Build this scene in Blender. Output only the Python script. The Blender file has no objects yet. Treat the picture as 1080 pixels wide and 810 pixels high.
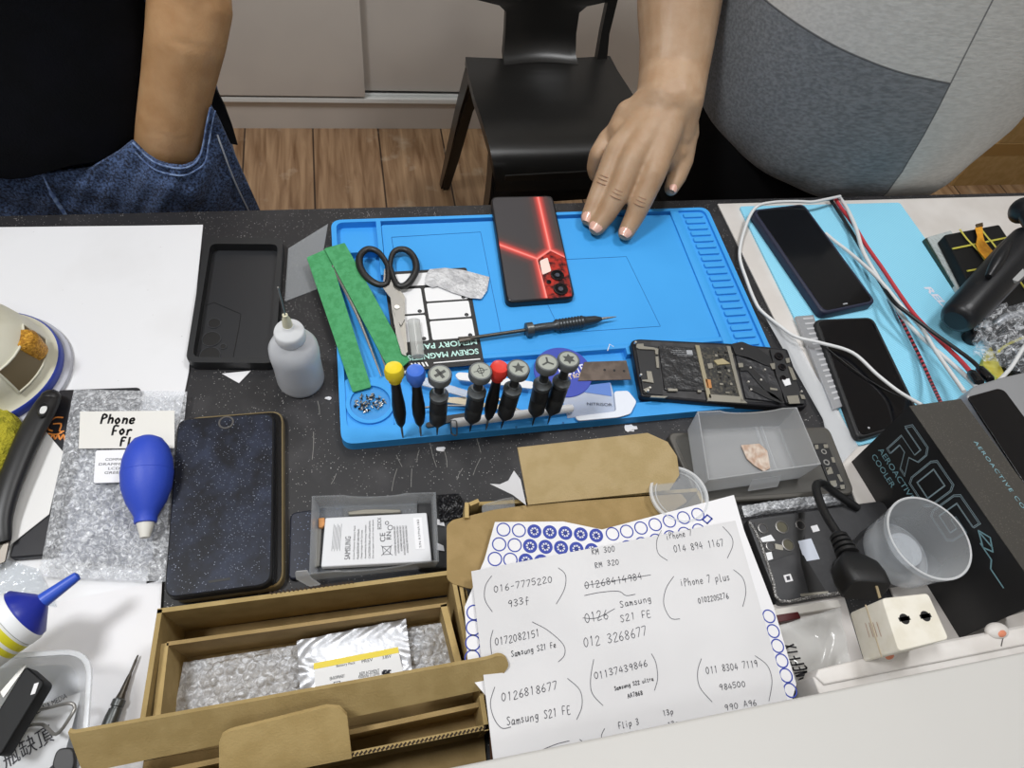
import bpy, bmesh, math, random
from mathutils import Vector, Matrix
random.seed(7)
V = Vector
PI = math.pi
scene = bpy.context.scene
COL = scene.collection
# ------------------------------------------------------------------ camera (solved from the photograph's vanishing points)
FPX, CX, CY = 685.19, 540.0, 405.0
RX = V((0.97540284, -0.17663546, 0.13186815)); RY = V((-0.07910357, -0.83887444, -0.53854647)); RZ = V((0.20574723, 0.51486851, -0.83221301))
T = 0.75                     # height of the work table top
CAMH = 0.525                 # the lens above the table top
EYE = V((0, 0, T + CAMH))
def ray(px, py): return RX * ((px - CX) / FPX) + RY * ((py - CY) / FPX) + RZ
def P(px, py, h=0.0):        # point of the plane h above the table top
    d = ray(px, py); return EYE + d * ((h - CAMH) / d.z)
def PY(px, py, y):           # point of the upright plane at depth y
    d = ray(px, py); return EYE + d * (y / d.y)
def proj(w):
    d = w - EYE; z = d.dot(RZ); return (CX + FPX * d.dot(RX) / z, CY + FPX * d.dot(RY) / z)
cam_data = bpy.data.cameras.new('camera'); cam = bpy.data.objects.new('camera', cam_data); COL.objects.link(cam)
cam_data.sensor_width = 36; cam_data.lens = FPX / 1080 * 36; cam_data.clip_start = 0.02; cam_data.clip_end = 50
M3 = Matrix((RX, -RY, -RZ)).transposed(); cam.matrix_world = Matrix.Translation(EYE) @ M3.to_4x4()
scene.camera = cam
# ------------------------------------------------------------------ materials
def lin(c):
    if isinstance(c, str):
        c = c.lstrip('#'); c = tuple(int(c[i:i+2], 16) / 255 for i in (0, 2, 4))
    return tuple((x / 12.92 if x <= .04045 else ((x + .055) / 1.055) ** 2.4) for x in c) + (1,)
MATS = {}
def base(name):
    m = bpy.data.materials.new(name); m.use_nodes = True; nt = m.node_tree
    b = nt.nodes['Principled BSDF']; return m, nt, b
def mat(name, c, rough=.5, metal=0, spec=.5, noise=0, nscale=60, bump=0, bscale=300, c2=None, lo=.4, hi=.6, sheen=0, coat=0, emit=None, detail=3, stretch=None):
    if name in MATS: return MATS[name]
    m, nt, b = base(name); c = lin(c)
    b.inputs['Base Color'].default_value = c; b.inputs['Roughness'].default_value = rough; b.inputs['Metallic'].default_value = metal
    b.inputs['Specular IOR Level'].default_value = spec; b.inputs['Sheen Weight'].default_value = sheen; b.inputs['Coat Weight'].default_value = coat
    tc = nt.nodes.new('ShaderNodeTexCoord'); src = tc.outputs['Object']
    if stretch:
        mp = nt.nodes.new('ShaderNodeMapping'); mp.inputs['Scale'].default_value = stretch; nt.links.new(src, mp.inputs[0]); src = mp.outputs[0]
    if c2 is not None:
        n = nt.nodes.new('ShaderNodeTexNoise'); n.inputs['Scale'].default_value = nscale; n.inputs['Detail'].default_value = detail
        nt.links.new(src, n.inputs['Vector'])
        r = nt.nodes.new('ShaderNodeValToRGB'); r.color_ramp.elements[0].position = lo; r.color_ramp.elements[1].position = hi
        r.color_ramp.elements[0].color = c; r.color_ramp.elements[1].color = lin(c2)
        nt.links.new(n.outputs['Fac'], r.inputs[0]); nt.links.new(r.outputs[0], b.inputs['Base Color'])
    if bump:
        n = nt.nodes.new('ShaderNodeTexNoise'); n.inputs['Scale'].default_value = bscale; n.inputs['Detail'].default_value = 4
        nt.links.new(src, n.inputs['Vector'])
        u = nt.nodes.new('ShaderNodeBump'); u.inputs['Strength'].default_value = bump; u.inputs['Distance'].default_value = .002
        nt.links.new(n.outputs['Fac'], u.inputs['Height']); nt.links.new(u.outputs[0], b.inputs['Normal'])
    if emit: b.inputs['Emission Color'].default_value = lin(emit[0]); b.inputs['Emission Strength'].default_value = emit[1]
    MATS[name] = m; return m
def clear(name, c='#ffffff', fac=.18, rough=.12, edge=.5, bump=0, bscale=200, tint=None):
    """thin clear plastic: mostly see-through, a little milky, brighter at grazing angles"""
    if name in MATS: return MATS[name]
    m, nt, b = base(name); b.inputs['Base Color'].default_value = lin(c); b.inputs['Roughness'].default_value = rough
    tr = nt.nodes.new('ShaderNodeBsdfTransparent'); tr.inputs[0].default_value = lin(tint or '#f4f6f8')
    lw = nt.nodes.new('ShaderNodeLayerWeight'); lw.inputs['Blend'].default_value = .35
    mr = nt.nodes.new('ShaderNodeMapRange'); mr.inputs['To Min'].default_value = fac; mr.inputs['To Max'].default_value = edge
    nt.links.new(lw.outputs['Facing'], mr.inputs['Value'])
    mx = nt.nodes.new('ShaderNodeMixShader'); nt.links.new(mr.outputs[0], mx.inputs[0]); nt.links.new(tr.outputs[0], mx.inputs[1]); nt.links.new(b.outputs[0], mx.inputs[2])
    if bump:
        tc = nt.nodes.new('ShaderNodeTexCoord'); n = nt.nodes.new('ShaderNodeTexNoise'); n.inputs['Scale'].default_value = bscale; nt.links.new(tc.outputs['Object'], n.inputs['Vector'])
        u = nt.nodes.new('ShaderNodeBump'); u.inputs['Strength'].default_value = bump; u.inputs['Distance'].default_value = .003
        nt.links.new(n.outputs['Fac'], u.inputs['Height']); nt.links.new(u.outputs[0], b.inputs['Normal'])
    nt.links.new(mx.outputs[0], nt.nodes['Material Output'].inputs['Surface']); MATS[name] = m; return m
def speck(name, c, cs, scale=400, thr=.2, rough=.4, big=None):
    """base colour with small specks (dust, stone grain)"""
    if name in MATS: return MATS[name]
    m, nt, b = base(name); b.inputs['Roughness'].default_value = rough
    tc = nt.nodes.new('ShaderNodeTexCoord'); v = nt.nodes.new('ShaderNodeTexVoronoi'); v.inputs['Scale'].default_value = scale
    nt.links.new(tc.outputs['Object'], v.inputs['Vector'])
    wn = nt.nodes.new('ShaderNodeTexNoise'); wn.inputs['Scale'].default_value = scale * .13; wn.inputs['Detail'].default_value = 5; nt.links.new(tc.outputs['Object'], wn.inputs['Vector'])
    mul = nt.nodes.new('ShaderNodeMath'); mul.operation = 'MULTIPLY'; mul.inputs[1].default_value = 2 * thr; nt.links.new(wn.outputs['Fac'], mul.inputs[0])
    sub = nt.nodes.new('ShaderNodeMath'); sub.operation = 'SUBTRACT'; nt.links.new(mul.outputs[0], sub.inputs[0]); nt.links.new(v.outputs['Distance'], sub.inputs[1])
    r = nt.nodes.new('ShaderNodeValToRGB'); r.color_ramp.elements[0].position = 0; r.color_ramp.elements[1].position = .08
    r.color_ramp.elements[0].color = (0, 0, 0, 1); r.color_ramp.elements[1].color = (1, 1, 1, 1)
    nt.links.new(sub.outputs[0], r.inputs[0])
    mx = nt.nodes.new('ShaderNodeMix'); mx.data_type = 'RGBA'; mx.inputs[6].default_value = lin(c); mx.inputs[7].default_value = lin(cs)
    nt.links.new(r.outputs[0], mx.inputs[0]); last = mx.outputs[2]
    if big:
        n = nt.nodes.new('ShaderNodeTexNoise'); n.inputs['Scale'].default_value = big[1]; n.inputs['Detail'].default_value = 6; nt.links.new(tc.outputs['Object'], n.inputs['Vector'])
        r2 = nt.nodes.new('ShaderNodeValToRGB'); r2.color_ramp.elements[0].position = big[2]; r2.color_ramp.elements[1].position = big[3]
        r2.color_ramp.elements[0].color = (0, 0, 0, 1); r2.color_ramp.elements[1].color = (1, 1, 1, 1); nt.links.new(n.outputs['Fac'], r2.inputs[0])
        m2 = nt.nodes.new('ShaderNodeMix'); m2.data_type = 'RGBA'; nt.links.new(last, m2.inputs[6]); m2.inputs[7].default_value = lin(big[0]); nt.links.new(r2.outputs[0], m2.inputs[0]); last = m2.outputs[2]
    nt.links.new(last, b.inputs['Base Color']); MATS[name] = m; return m
# ------------------------------------------------------------------ objects
ROOTLOC = {}
def prop(o, label=None, cat=None, group=None, kind=None):
    if label: o['label'] = label
    if cat: o['category'] = cat
    if group: o['group'] = group
    if kind: o['kind'] = kind
    return o
def thing(name, label, cat, loc, group=None, kind=None):
    o = bpy.data.objects.new(name, None); COL.objects.link(o); o.location = loc; o.empty_display_size = .02
    ROOTLOC[o.name] = V(loc); return prop(o, label, cat, group, kind)
def rootloc(o):
    while o.parent is not None: o = o.parent
    return ROOTLOC[o.name]
def part(name, bm, m, parent, label=None, smooth=True, kind=None):
    me = bpy.data.meshes.new(name); bmesh.ops.recalc_face_normals(bm, faces=bm.faces); bm.to_mesh(me); bm.free()
    me.transform(Matrix.Translation(-rootloc(parent)))
    o = bpy.data.objects.new(name, me); COL.objects.link(o); o.parent = parent
    for mm in (m if isinstance(m, (list, tuple)) else [m]): me.materials.append(mm)
    if smooth: shade(me)
    if label: o['label'] = label
    if kind: o['kind'] = kind
    return o
def shade(me, ang=35):
    for p in me.polygons: p.use_smooth = True
    me.set_sharp_from_angle(angle=math.radians(max(ang, 50)))
    big = [p for p in me.polygons if p.loop_total > 4]           # flat caps keep crisp edges
    if big:
        at = me.attributes.get('sharp_edge') or me.attributes.new('sharp_edge', 'BOOLEAN', 'EDGE')
        for p in big:
            for li in range(p.loop_start, p.loop_start + p.loop_total): at.data[me.loops[li].edge_index].value = True
def solo(name, bm, m, label=None, cat=None, group=None, kind=None, smooth=True):
    xs = [v.co for v in bm.verts]
    loc = V(((min(c.x for c in xs) + max(c.x for c in xs)) / 2, (min(c.y for c in xs) + max(c.y for c in xs)) / 2, min(c.z for c in xs)))
    me = bpy.data.meshes.new(name); bmesh.ops.recalc_face_normals(bm, faces=bm.faces); bm.to_mesh(me); bm.free()
    me.transform(Matrix.Translation(-loc)); o = bpy.data.objects.new(name, me); COL.objects.link(o); o.location = loc; ROOTLOC[o.name] = loc
    for mm in (m if isinstance(m, (list, tuple)) else [m]): me.materials.append(mm)
    if smooth: shade(me)
    return prop(o, label, cat, group, kind)
def B(): return bmesh.new()
# ------------------------------------------------------------------ shapes, all in world coordinates
def rpoly(pts, r, n=5):
    """round the corners of a polygon; r: one radius or one per corner"""
    out = []; k = len(pts)
    for i, p in enumerate(pts):
        ri = r[i] if isinstance(r, (list, tuple)) else r
        a, b = pts[i - 1] - p, pts[(i + 1) % k] - p
        ri = min(ri, a.length * .48, b.length * .48)
        if ri < 1e-5: out.append(p.copy()); continue
        A, Bb = p + a.normalized() * ri, p + b.normalized() * ri
        for j in range(n + 1):
            t = j / n; out.append(A * (1 - t) ** 2 + p * 2 * t * (1 - t) + Bb * t * t)
    return out
def inset(pts, d):
    k = len(pts); c = sum(pts, V((0, 0, 0))) / k; nrm = V((0, 0, 0))
    for i in range(k): nrm += (pts[i] - c).cross(pts[(i + 1) % k] - c)
    nrm.normalize(); out = []
    for i in range(k):
        t = (pts[(i + 1) % k] - pts[i - 1]); t.normalize(); out.append(pts[i] + nrm.cross(t) * d)
    return out
def rings(bm, rs, cap0=True, cap1=True, closed=True, mi=0):
    vs = [[bm.verts.new(p) for p in r] for r in rs]; n = len(rs[0])
    for a, b in zip(vs, vs[1:]):
        for i in range(n if closed else n - 1):
            j = (i + 1) % n
            f = bm.faces.new((a[i], a[j], b[j], b[i])); f.material_index = mi
    if cap0: bm.faces.new(list(reversed(vs[0]))).material_index = mi
    if cap1: bm.faces.new(vs[-1]).material_index = mi
    return vs
def prism(bm, pts, t, bev=0.0, axis=None, mi=0):
    """outline pts is the top; goes down by t (or along -axis)"""
    d = (axis or V((0, 0, 1))).normalized()
    if bev > 0 and bev < t:
        rs = [inset(pts, bev), [p - d * bev * .3 for p in inset(pts, bev * .3)], [p - d * bev for p in pts], [p - d * t for p in pts]]
    else: rs = [pts, [p - d * t for p in pts]]
    rings(bm, rs, mi=mi)
def slab(bm, px, h, t, r=0.0, bev=.0006, n=5, mi=0):
    pts = [P(x, y, h) for x, y in px]; prism(bm, rpoly(pts, r, n) if r else pts, t, bev, mi=mi)
def sheet(bm, pts, t=.0006, r=0, mi=0, n=5):
    """polygon of 3-D points given thickness along its normal, downwards; pts: world vectors or (px,py,h)"""
    pts = [p if isinstance(p, Vector) else P(*p) for p in pts]
    c = sum(pts, V((0, 0, 0))) / len(pts); nrm = V((0, 0, 0))
    for i in range(len(pts)): nrm += (pts[i] - c).cross(pts[(i + 1) % len(pts)] - c)
    nrm.normalize()
    if nrm.dot(EYE - c) < 0: nrm = -nrm
    prism(bm, rpoly(pts, r, n) if r else pts, t, 0, nrm, mi)
def smooth_path(pts, n=6):
    out = []; k = len(pts)
    for i in range(k - 1):
        p0, p1, p2, p3 = pts[max(i - 1, 0)], pts[i], pts[i + 1], pts[min(i + 2, k - 1)]
        for j in range(n):
            t = j / n
            out.append(.5 * ((2 * p1) + (p2 - p0) * t + (2 * p0 - 5 * p1 + 4 * p2 - p3) * t * t + (3 * p1 - p0 - 3 * p2 + p3) * t ** 3))
    out.append(pts[-1].copy()); return out
def tube(bm, pts, r, n=8, sm=0, flat=1.0, mi=0):
    if sm: pts = smooth_path(pts, sm)
    k = len(pts); rs = []; up = V((0, 0, 1))
    for i, p in enumerate(pts):
        t = (pts[min(i + 1, k - 1)] - pts[max(i - 1, 0)])
        if t.length < 1e-9: t = V((1, 0, 0))
        t.normalize()
        s = t.cross(up)
        if s.length < .05: s = t.cross(V((0, 1, 0)))
        s.normalize(); u = s.cross(t)
        rr = r(i / (k - 1)) if callable(r) else r
        rs.append([p + s * math.cos(a) * rr + u * math.sin(a) * rr * flat for a in [2 * PI * j / n for j in range(n)]])
    rings(bm, rs, mi=mi)
def lathe(bm, prof, o, axis=V((0, 0, 1)), n=28, cap0=True, cap1=True, mi=0, ref=None):
    """prof: list of (radius, distance along the axis)"""
    a = axis.normalized(); s = a.cross(ref or V((0, 1, 0)))
    if s.length < .05: s = a.cross(V((1, 0, 0)))
    s.normalize(); u = a.cross(s)
    rings(bm, [[o + a * z + (s * math.cos(2 * PI * j / n) + u * math.sin(2 * PI * j / n)) * max(r, 1e-5) for j in range(n)] for r, z in prof], cap0, cap1, mi=mi)
def box(bm, lo, hi, bev=0, mi=0):
    lo, hi = V(lo), V(hi)
    pts = [V((lo.x, lo.y, hi.z)), V((hi.x, lo.y, hi.z)), V((hi.x, hi.y, hi.z)), V((lo.x, hi.y, hi.z))]
    prism(bm, pts, hi.z - lo.z, bev, mi=mi)
def disc(bm, c, r, t, n=20, mi=0, axis=None, r2=None):
    a = axis or V((0, 0, 1)); lathe(bm, [(r, 0), (r2 or r, -t)], c, a, n, mi=mi)
def ball(bm, c, r, sub=2):
    bmesh.ops.create_icosphere(bm, subdivisions=sub, radius=r, matrix=Matrix.Translation(c))
def ell(bm, c, rx, ry, rz, sub=3):
    bmesh.ops.create_icosphere(bm, subdivisions=sub, radius=1, matrix=Matrix.Translation(c) @ Matrix.Diagonal((rx, ry, rz, 1)))
class Quad:
    """a flat rectangle-like thing on the plane h: corners in picture order TL TR BR BL; uv picks points on it"""
    def __init__(s, px, h): s.h = h; s.c = [P(x, y, h) for x, y in px]
    def p(s, u, v, dz=0):
        a, b, c, d = s.c; w = (a * (1 - u) + b * u) * (1 - v) + (d * (1 - u) + c * u) * v
        return w + V((0, 0, dz))
    def rect(s, bm, u0, v0, u1, v1, dz=0, t=.001, r=0, bev=0, mi=0, n=4):
        pts = [s.p(u0, v0, dz), s.p(u1, v0, dz), s.p(u1, v1, dz), s.p(u0, v1, dz)]
        prism(bm, rpoly(pts, r, n) if r else pts, t, bev, mi=mi)
    def poly(s, bm, uv, dz=0, t=.001, r=0, mi=0, bev=0):
        pts = [s.p(u, v, dz) for u, v in uv]; prism(bm, rpoly(pts, r) if r else pts, t, bev, mi=mi)
    def disc(s, bm, u, v, r, dz=0, t=.001, n=18, mi=0): disc(bm, s.p(u, v, dz), r, t, n, mi)
    def ring(s, bm, u, v, r, w, dz=0, t=.001, n=24, mi=0):
        o = s.p(u, v, dz); lathe(bm, [(r, -t), (r, 0), (r - w, 0), (r - w, -t)], o, n=n, cap0=False, cap1=False, mi=mi)
# ------------------------------------------------------------------ lettering
G = {'0': [[(.3,1),(.07,.75),(.05,.3),(.28,0),(.52,.3),(.53,.75),(.3,1)]], '1': [[(.2,.85),(.32,1),(.3,0)]], '2': [[(.05,.78),(.3,1),(.52,.76),(.05,0),(.58,.03)]],
'3': [[(.05,.9),(.35,1),(.5,.75),(.2,.52),(.55,.3),(.3,0),(.03,.12)]], '4': [[(.35,1),(.02,.35),(.58,.38)],[(.42,.7),(.4,0)]], '5': [[(.55,1),(.14,1),(.08,.55),(.4,.6),(.55,.3),(.3,0),(.05,.08)]],
'6': [[(.45,1),(.1,.5),(.1,.15),(.35,0),(.55,.25),(.35,.5),(.1,.35)]], '7': [[(.03,.97),(.55,1),(.2,0)]], '8': [[(.3,.52),(.08,.75),(.3,1),(.52,.75),(.3,.52),(.05,.25),(.3,0),(.55,.25),(.3,.52)]],
'9': [[(.5,.75),(.3,.5),(.08,.72),(.3,1),(.52,.8),(.42,0)]], 'P': [[(.1,0),(.1,1),(.45,.95),(.52,.72),(.1,.5)]], 'h': [[(.08,0),(.08,1)],[(.08,.4),(.35,.6),(.5,.4),(.5,0)]],
'o': [[(.3,.6),(.08,.35),(.3,0),(.52,.3),(.3,.6)]], 'n': [[(.08,0),(.08,.6)],[(.08,.4),(.35,.6),(.5,.4),(.5,0)]], 'e': [[(.08,.3),(.5,.35),(.4,.6),(.12,.5),(.1,.15),(.3,0),(.52,.1)]],
'F': [[(.1,0),(.1,1),(.55,1)],[(.1,.52),(.45,.52)]], 'r': [[(.1,0),(.1,.6)],[(.1,.38),(.3,.6),(.5,.55)]], 'l': [[(.25,1),(.25,0),(.4,.05)]], 'i': [[(.25,.6),(.25,0)],[(.25,.82),(.26,.88)]],
'S': [[(.52,.88),(.3,1),(.08,.8),(.5,.3),(.3,0),(.03,.12)]], 'a': [[(.48,.55),(.2,.6),(.06,.2),(.25,0),(.48,.3),(.48,.55),(.5,0),(.6,.05)]], 'm': [[(.03,0),(.05,.6)],[(.05,.4),(.2,.6),(.28,.35),(.28,0)],[(.28,.4),(.45,.6),(.53,.35),(.55,0)]],
's': [[(.45,.52),(.2,.6),(.15,.4),(.45,.2),(.3,0),(.06,.08)]], 'u': [[(.06,.6),(.08,.1),(.3,0),(.48,.2),(.5,.6),(.52,0)]], 'g': [[(.48,.55),(.2,.6),(.08,.3),(.3,.1),(.48,.35),(.5,.6),(.45,-.25),(.1,-.25)]],
'R': [[(.1,0),(.1,1),(.45,.95),(.5,.7),(.1,.5),(.55,0)]], 'M': [[(.04,0),(.1,1),(.3,.4),(.5,1),(.56,0)]], 'p': [[(.1,-.35),(.1,.6)],[(.1,.5),(.4,.6),(.5,.3),(.3,0),(.1,.1)]],
'E': [[(.52,1),(.1,1),(.1,0),(.55,0)],[(.1,.5),(.45,.5)]], 'A': [[(.03,0),(.3,1),(.56,0)],[(.14,.38),(.45,.38)]], 't': [[(.25,.9),(.25,.1),(.45,.02)],[(.08,.6),(.45,.6)]], 'x': [[(.08,.55),(.5,0)],[(.5,.55),(.08,0)]],
'N': [[(.08,0),(.08,1),(.5,0),(.5,1)]], 'D': [[(.1,0),(.1,1),(.4,.9),(.55,.5),(.4,.1),(.1,0)]], 'I': [[(.3,0),(.3,1)]], 'X': [[(.05,1),(.55,0)],[(.55,1),(.05,0)]], 'f': [[(.5,.9),(.3,1),(.25,.6),(.25,-.2)],[(.08,.5),(.48,.5)]],
'c': [[(.48,.5),(.25,.6),(.08,.3),(.3,0),(.5,.1)]], '-': [[(.1,.4),(.5,.45)]], '~': [[(0,.4),(.2,.6),(.4,.35),(.6,.5)]], 'd': [[(.48,1),(.48,0)],[(.48,.5),(.2,.6),(.06,.3),(.25,0),(.48,.2)]], 'z': [[(.1,.6),(.5,.6),(.1,0),(.52,0)]], ' ': []}
def ribbon(bm, pts, w, nrm):
    for a, b in zip(pts, pts[1:]):
        d = b - a
        if d.length < 1e-7: continue
        d.normalize(); s = nrm.cross(d) * w * .5; a2, b2 = a - d * w * .3, b + d * w * .3
        bm.faces.new([bm.verts.new(q) for q in (a2 + s, a2 - s, b2 - s, b2 + s)])
def write(bm, s, A, Bp, hgt, w=.0004, nrm=V((0, 0, 1)), slant=.1, jit=.03, lift=.0002, rnd=random):
    """pen strokes of the text s from A to Bp"""
    x = Bp - A; L = x.length; x.normalize(); y = nrm.cross(x); cw = L / len(s)
    for i, ch in enumerate(s):
        for st in G.get(ch, []):
            pts = []
            dense = smooth_path([V((p[0], p[1], 0)) for p in st], 3) if len(st) > 2 else [V((p[0], p[1], 0)) for p in st]
            jx, jy = rnd.uniform(-jit, jit), rnd.uniform(-jit, jit) * 2
            for q in dense:
                pts.append(A + x * (cw * (i + (q.x + .15 + jx) / .8) + slant * q.y * hgt) + y * (q.y + jy) * hgt + nrm * lift)
            ribbon(bm, pts, w, nrm)
def type_mesh(s, A, Bp, nrm, hgt=None, lift=.0002, bold=0, shear=0, space=1):
    """printed lettering as a bmesh, its width running from A to Bp"""
    cu = bpy.data.curves.new('type', 'FONT'); cu.body = s; cu.size = 1; cu.offset = bold; cu.shear = shear; cu.space_character = space; cu.resolution_u = 3
    o = bpy.data.objects.new('type', cu); COL.objects.link(o); dg = bpy.context.evaluated_depsgraph_get(); dg.update()
    me = bpy.data.meshes.new_from_object(o.evaluated_get(dg)); bpy.data.objects.remove(o); bpy.data.curves.remove(cu)
    if not me.vertices: return B()
    x0, x1 = min(v.co.x for v in me.vertices), max(v.co.x for v in me.vertices); y0 = min(v.co.y for v in me.vertices); y1 = max(v.co.y for v in me.vertices)
    x = Bp - A; L = x.length; x.normalize(); y = nrm.cross(x).normalized(); k = L / (x1 - x0); ky = k if hgt is None else hgt / (y1 - y0)
    for v in me.vertices:
        c = v.co.copy(); v.co = A + x * (c.x - x0) * k + y * (c.y - y0) * ky + nrm * lift
    bm = B(); bm.from_mesh(me); bpy.data.meshes.remove(me); return bm
def merge(dst, src):
    me = bpy.data.meshes.new('tmp'); src.to_mesh(me); src.free(); dst.from_mesh(me); bpy.data.meshes.remove(me)
def remesh(bm, voxel, it=6):
    me = bpy.data.meshes.new('tmp'); bm.to_mesh(me); bm.free(); o = bpy.data.objects.new('tmp', me); COL.objects.link(o)
    r = o.modifiers.new('r', 'REMESH'); r.mode = 'VOXEL'; r.voxel_size = voxel
    if it: s = o.modifiers.new('s', 'SMOOTH'); s.factor = .5; s.iterations = it
    dg = bpy.context.evaluated_depsgraph_get(); dg.update(); m2 = bpy.data.meshes.new_from_object(o.evaluated_get(dg)); bpy.data.objects.remove(o); bpy.data.meshes.remove(me)
    out = B(); out.from_mesh(m2); bpy.data.meshes.remove(m2); return out
def limb(bm, chain, n=20):
    """tapered limb through (point, radius); joined by a voxel pass afterwards"""
    for (p, r) in chain: ball(bm, p, r, 2)
    for (a, ra), (b, rb) in zip(chain, chain[1:]):
        d = b - a
        if d.length > 1e-6: lathe(bm, [(ra, 0), (rb, d.length)], a, d, n)
def wrap_sheet(bm, corners, nu, nv, f, t=0, mi=0):
    """grid over four world corners (TL TR BR BL), pushed up by f(u,v)"""
    a, b, c, d = corners; g = []
    for j in range(nv + 1):
        row = []
        for i in range(nu + 1):
            u, v = i / nu, j / nv; w = (a * (1 - u) + b * u) * (1 - v) + (d * (1 - u) + c * u) * v; row.append(bm.verts.new(w + f(u, v)))
        g.append(row)
    for j in range(nv):
        for i in range(nu): bm.faces.new((g[j][i], g[j][i + 1], g[j + 1][i + 1], g[j + 1][i])).material_index = mi
# ================================================================== the setting
def m_floor():
    m, nt, b = base('wood_floor'); L = nt.links.new
    tc = nt.nodes.new('ShaderNodeTexCoord'); mp = nt.nodes.new('ShaderNodeMapping'); mp.inputs['Rotation'].default_value = (0, 0, PI / 2); mp.inputs['Location'].default_value = (.1, .04, 0); L(tc.outputs['Object'], mp.inputs[0])
    br = nt.nodes.new('ShaderNodeTexBrick'); br.inputs['Scale'].default_value = 1; br.inputs['Brick Width'].default_value = 2.6; br.inputs['Row Height'].default_value = .19; br.inputs['Mortar Size'].default_value = .0025
    br.inputs['Color1'].default_value = lin('#c2a27e'); br.inputs['Color2'].default_value = lin('#a8896a'); br.inputs['Mortar'].default_value = lin('#4a382a'); L(mp.outputs[0], br.inputs[0])
    m2 = nt.nodes.new('ShaderNodeMapping'); m2.inputs['Scale'].default_value = (26, 2.2, 1); L(tc.outputs['Object'], m2.inputs[0])
    n = nt.nodes.new('ShaderNodeTexNoise'); n.inputs['Scale'].default_value = 2; n.inputs['Detail'].default_value = 8; n.inputs['Distortion'].default_value = .6; L(m2.outputs[0], n.inputs['Vector'])
    r = nt.nodes.new('ShaderNodeValToRGB'); r.color_ramp.elements[0].position = .3; r.color_ramp.elements[1].position = .7; r.color_ramp.elements[0].color = lin('#a08a74'); r.color_ramp.elements[1].color = (1.1, 1.1, 1.1, 1); L(n.outputs['Fac'], r.inputs[0])
    mx = nt.nodes.new('ShaderNodeMix'); mx.data_type = 'RGBA'; mx.blend_type = 'MULTIPLY'; mx.inputs[0].default_value = .85; L(br.outputs['Color'], mx.inputs[6]); L(r.outputs[0], mx.inputs[7])
    n2 = nt.nodes.new('ShaderNodeTexNoise'); n2.inputs['Scale'].default_value = 14; n2.inputs['Detail'].default_value = 6; L(tc.outputs['Object'], n2.inputs['Vector'])
    r2 = nt.nodes.new('ShaderNodeValToRGB'); r2.color_ramp.elements[0].position = .6; r2.color_ramp.elements[1].position = .72; r2.color_ramp.elements[0].color = (0, 0, 0, 1); r2.color_ramp.elements[1].color = (.45, .45, .45, 1); L(n2.outputs['Fac'], r2.inputs[0])
    m3 = nt.nodes.new('ShaderNodeMix'); m3.data_type = 'RGBA'; L(r2.outputs[0], m3.inputs[0]); L(mx.outputs[2], m3.inputs[6]); m3.inputs[7].default_value = lin('#c9b9a3')
    L(m3.outputs[2], b.inputs['Base Color']); b.inputs['Roughness'].default_value = .38; return m
bm = B(); box(bm, (-2.2, -1.6, -.05), (2.8, 2.3, 0)); solo('floor', bm, m_floor(), 'brown wood plank floor', 'floor', kind='structure')
wallm = mat('wall_paint', '#d9d6d0', .8, bump=.05)
bm = B(); box(bm, (-2.2, 2.25, 0), (2.8, 2.3, 2.75)); solo('wall_back', bm, wallm, 'pale wall behind the cabinet', 'wall', kind='structure')
bm = B(); box(bm, (-2.25, -1.6, 0), (-2.2, 2.3, 2.75)); solo('wall_left', bm, wallm, 'pale side wall', 'wall', kind='structure')
bm = B(); box(bm, (2.8, -1.6, 0), (2.85, 2.3, 2.75)); solo('wall_right', bm, wallm, 'pale side wall', 'wall', kind='structure')
bm = B(); box(bm, (-2.25, -1.6, 2.75), (2.85, 2.3, 2.8)); solo('ceiling', bm, mat('ceiling_paint', '#eeeeea', .8), 'white ceiling', 'ceiling', kind='structure')
# sliding-door cabinet at the back
cabm = mat('cabinet_white', '#cfc8c0', .32, c2='#c7c0b9', nscale=3); alu = mat('aluminium', '#e6e8e6', .4, .1)
cab = thing('sliding_cabinet', 'low off-white cabinet with sliding doors behind the black chair', 'cabinet', (0, 1.9, 0))
bm = B(); box(bm, (-1.6, 1.79, .10), (1.75, 2.24, 1.05)); part('body', bm, mat('cabinet_inside', '#8d8781', .6), cab)
bm = B(); box(bm, (-1.6, 1.735, 0), (1.75, 2.24, .092)); part('plinth', bm, cabm, cab)
bm = B(); box(bm, (-1.6, 1.722, .094), (1.75, 1.733, .108), .001); box(bm, (-1.6, 1.745, .094), (1.75, 1.752, .108), .001); box(bm, (-1.6, 1.73, .092), (1.75, 1.79, .097)); part('track', bm, alu, cab, 'aluminium sliding track')
bm = B(); box(bm, (-1.6, 1.718, .117), (.038, 1.738, 1.04), .0015); part('door', bm, cabm, cab)
bm = B(); box(bm, (.0, 1.748, .117), (1.75, 1.768, 1.04), .0015); part('door', bm, cabm, cab)
bm = B(); box(bm, (-1.62, 1.71, 1.05), (1.77, 2.245, 1.08), .002); part('top', bm, cabm, cab)
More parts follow.
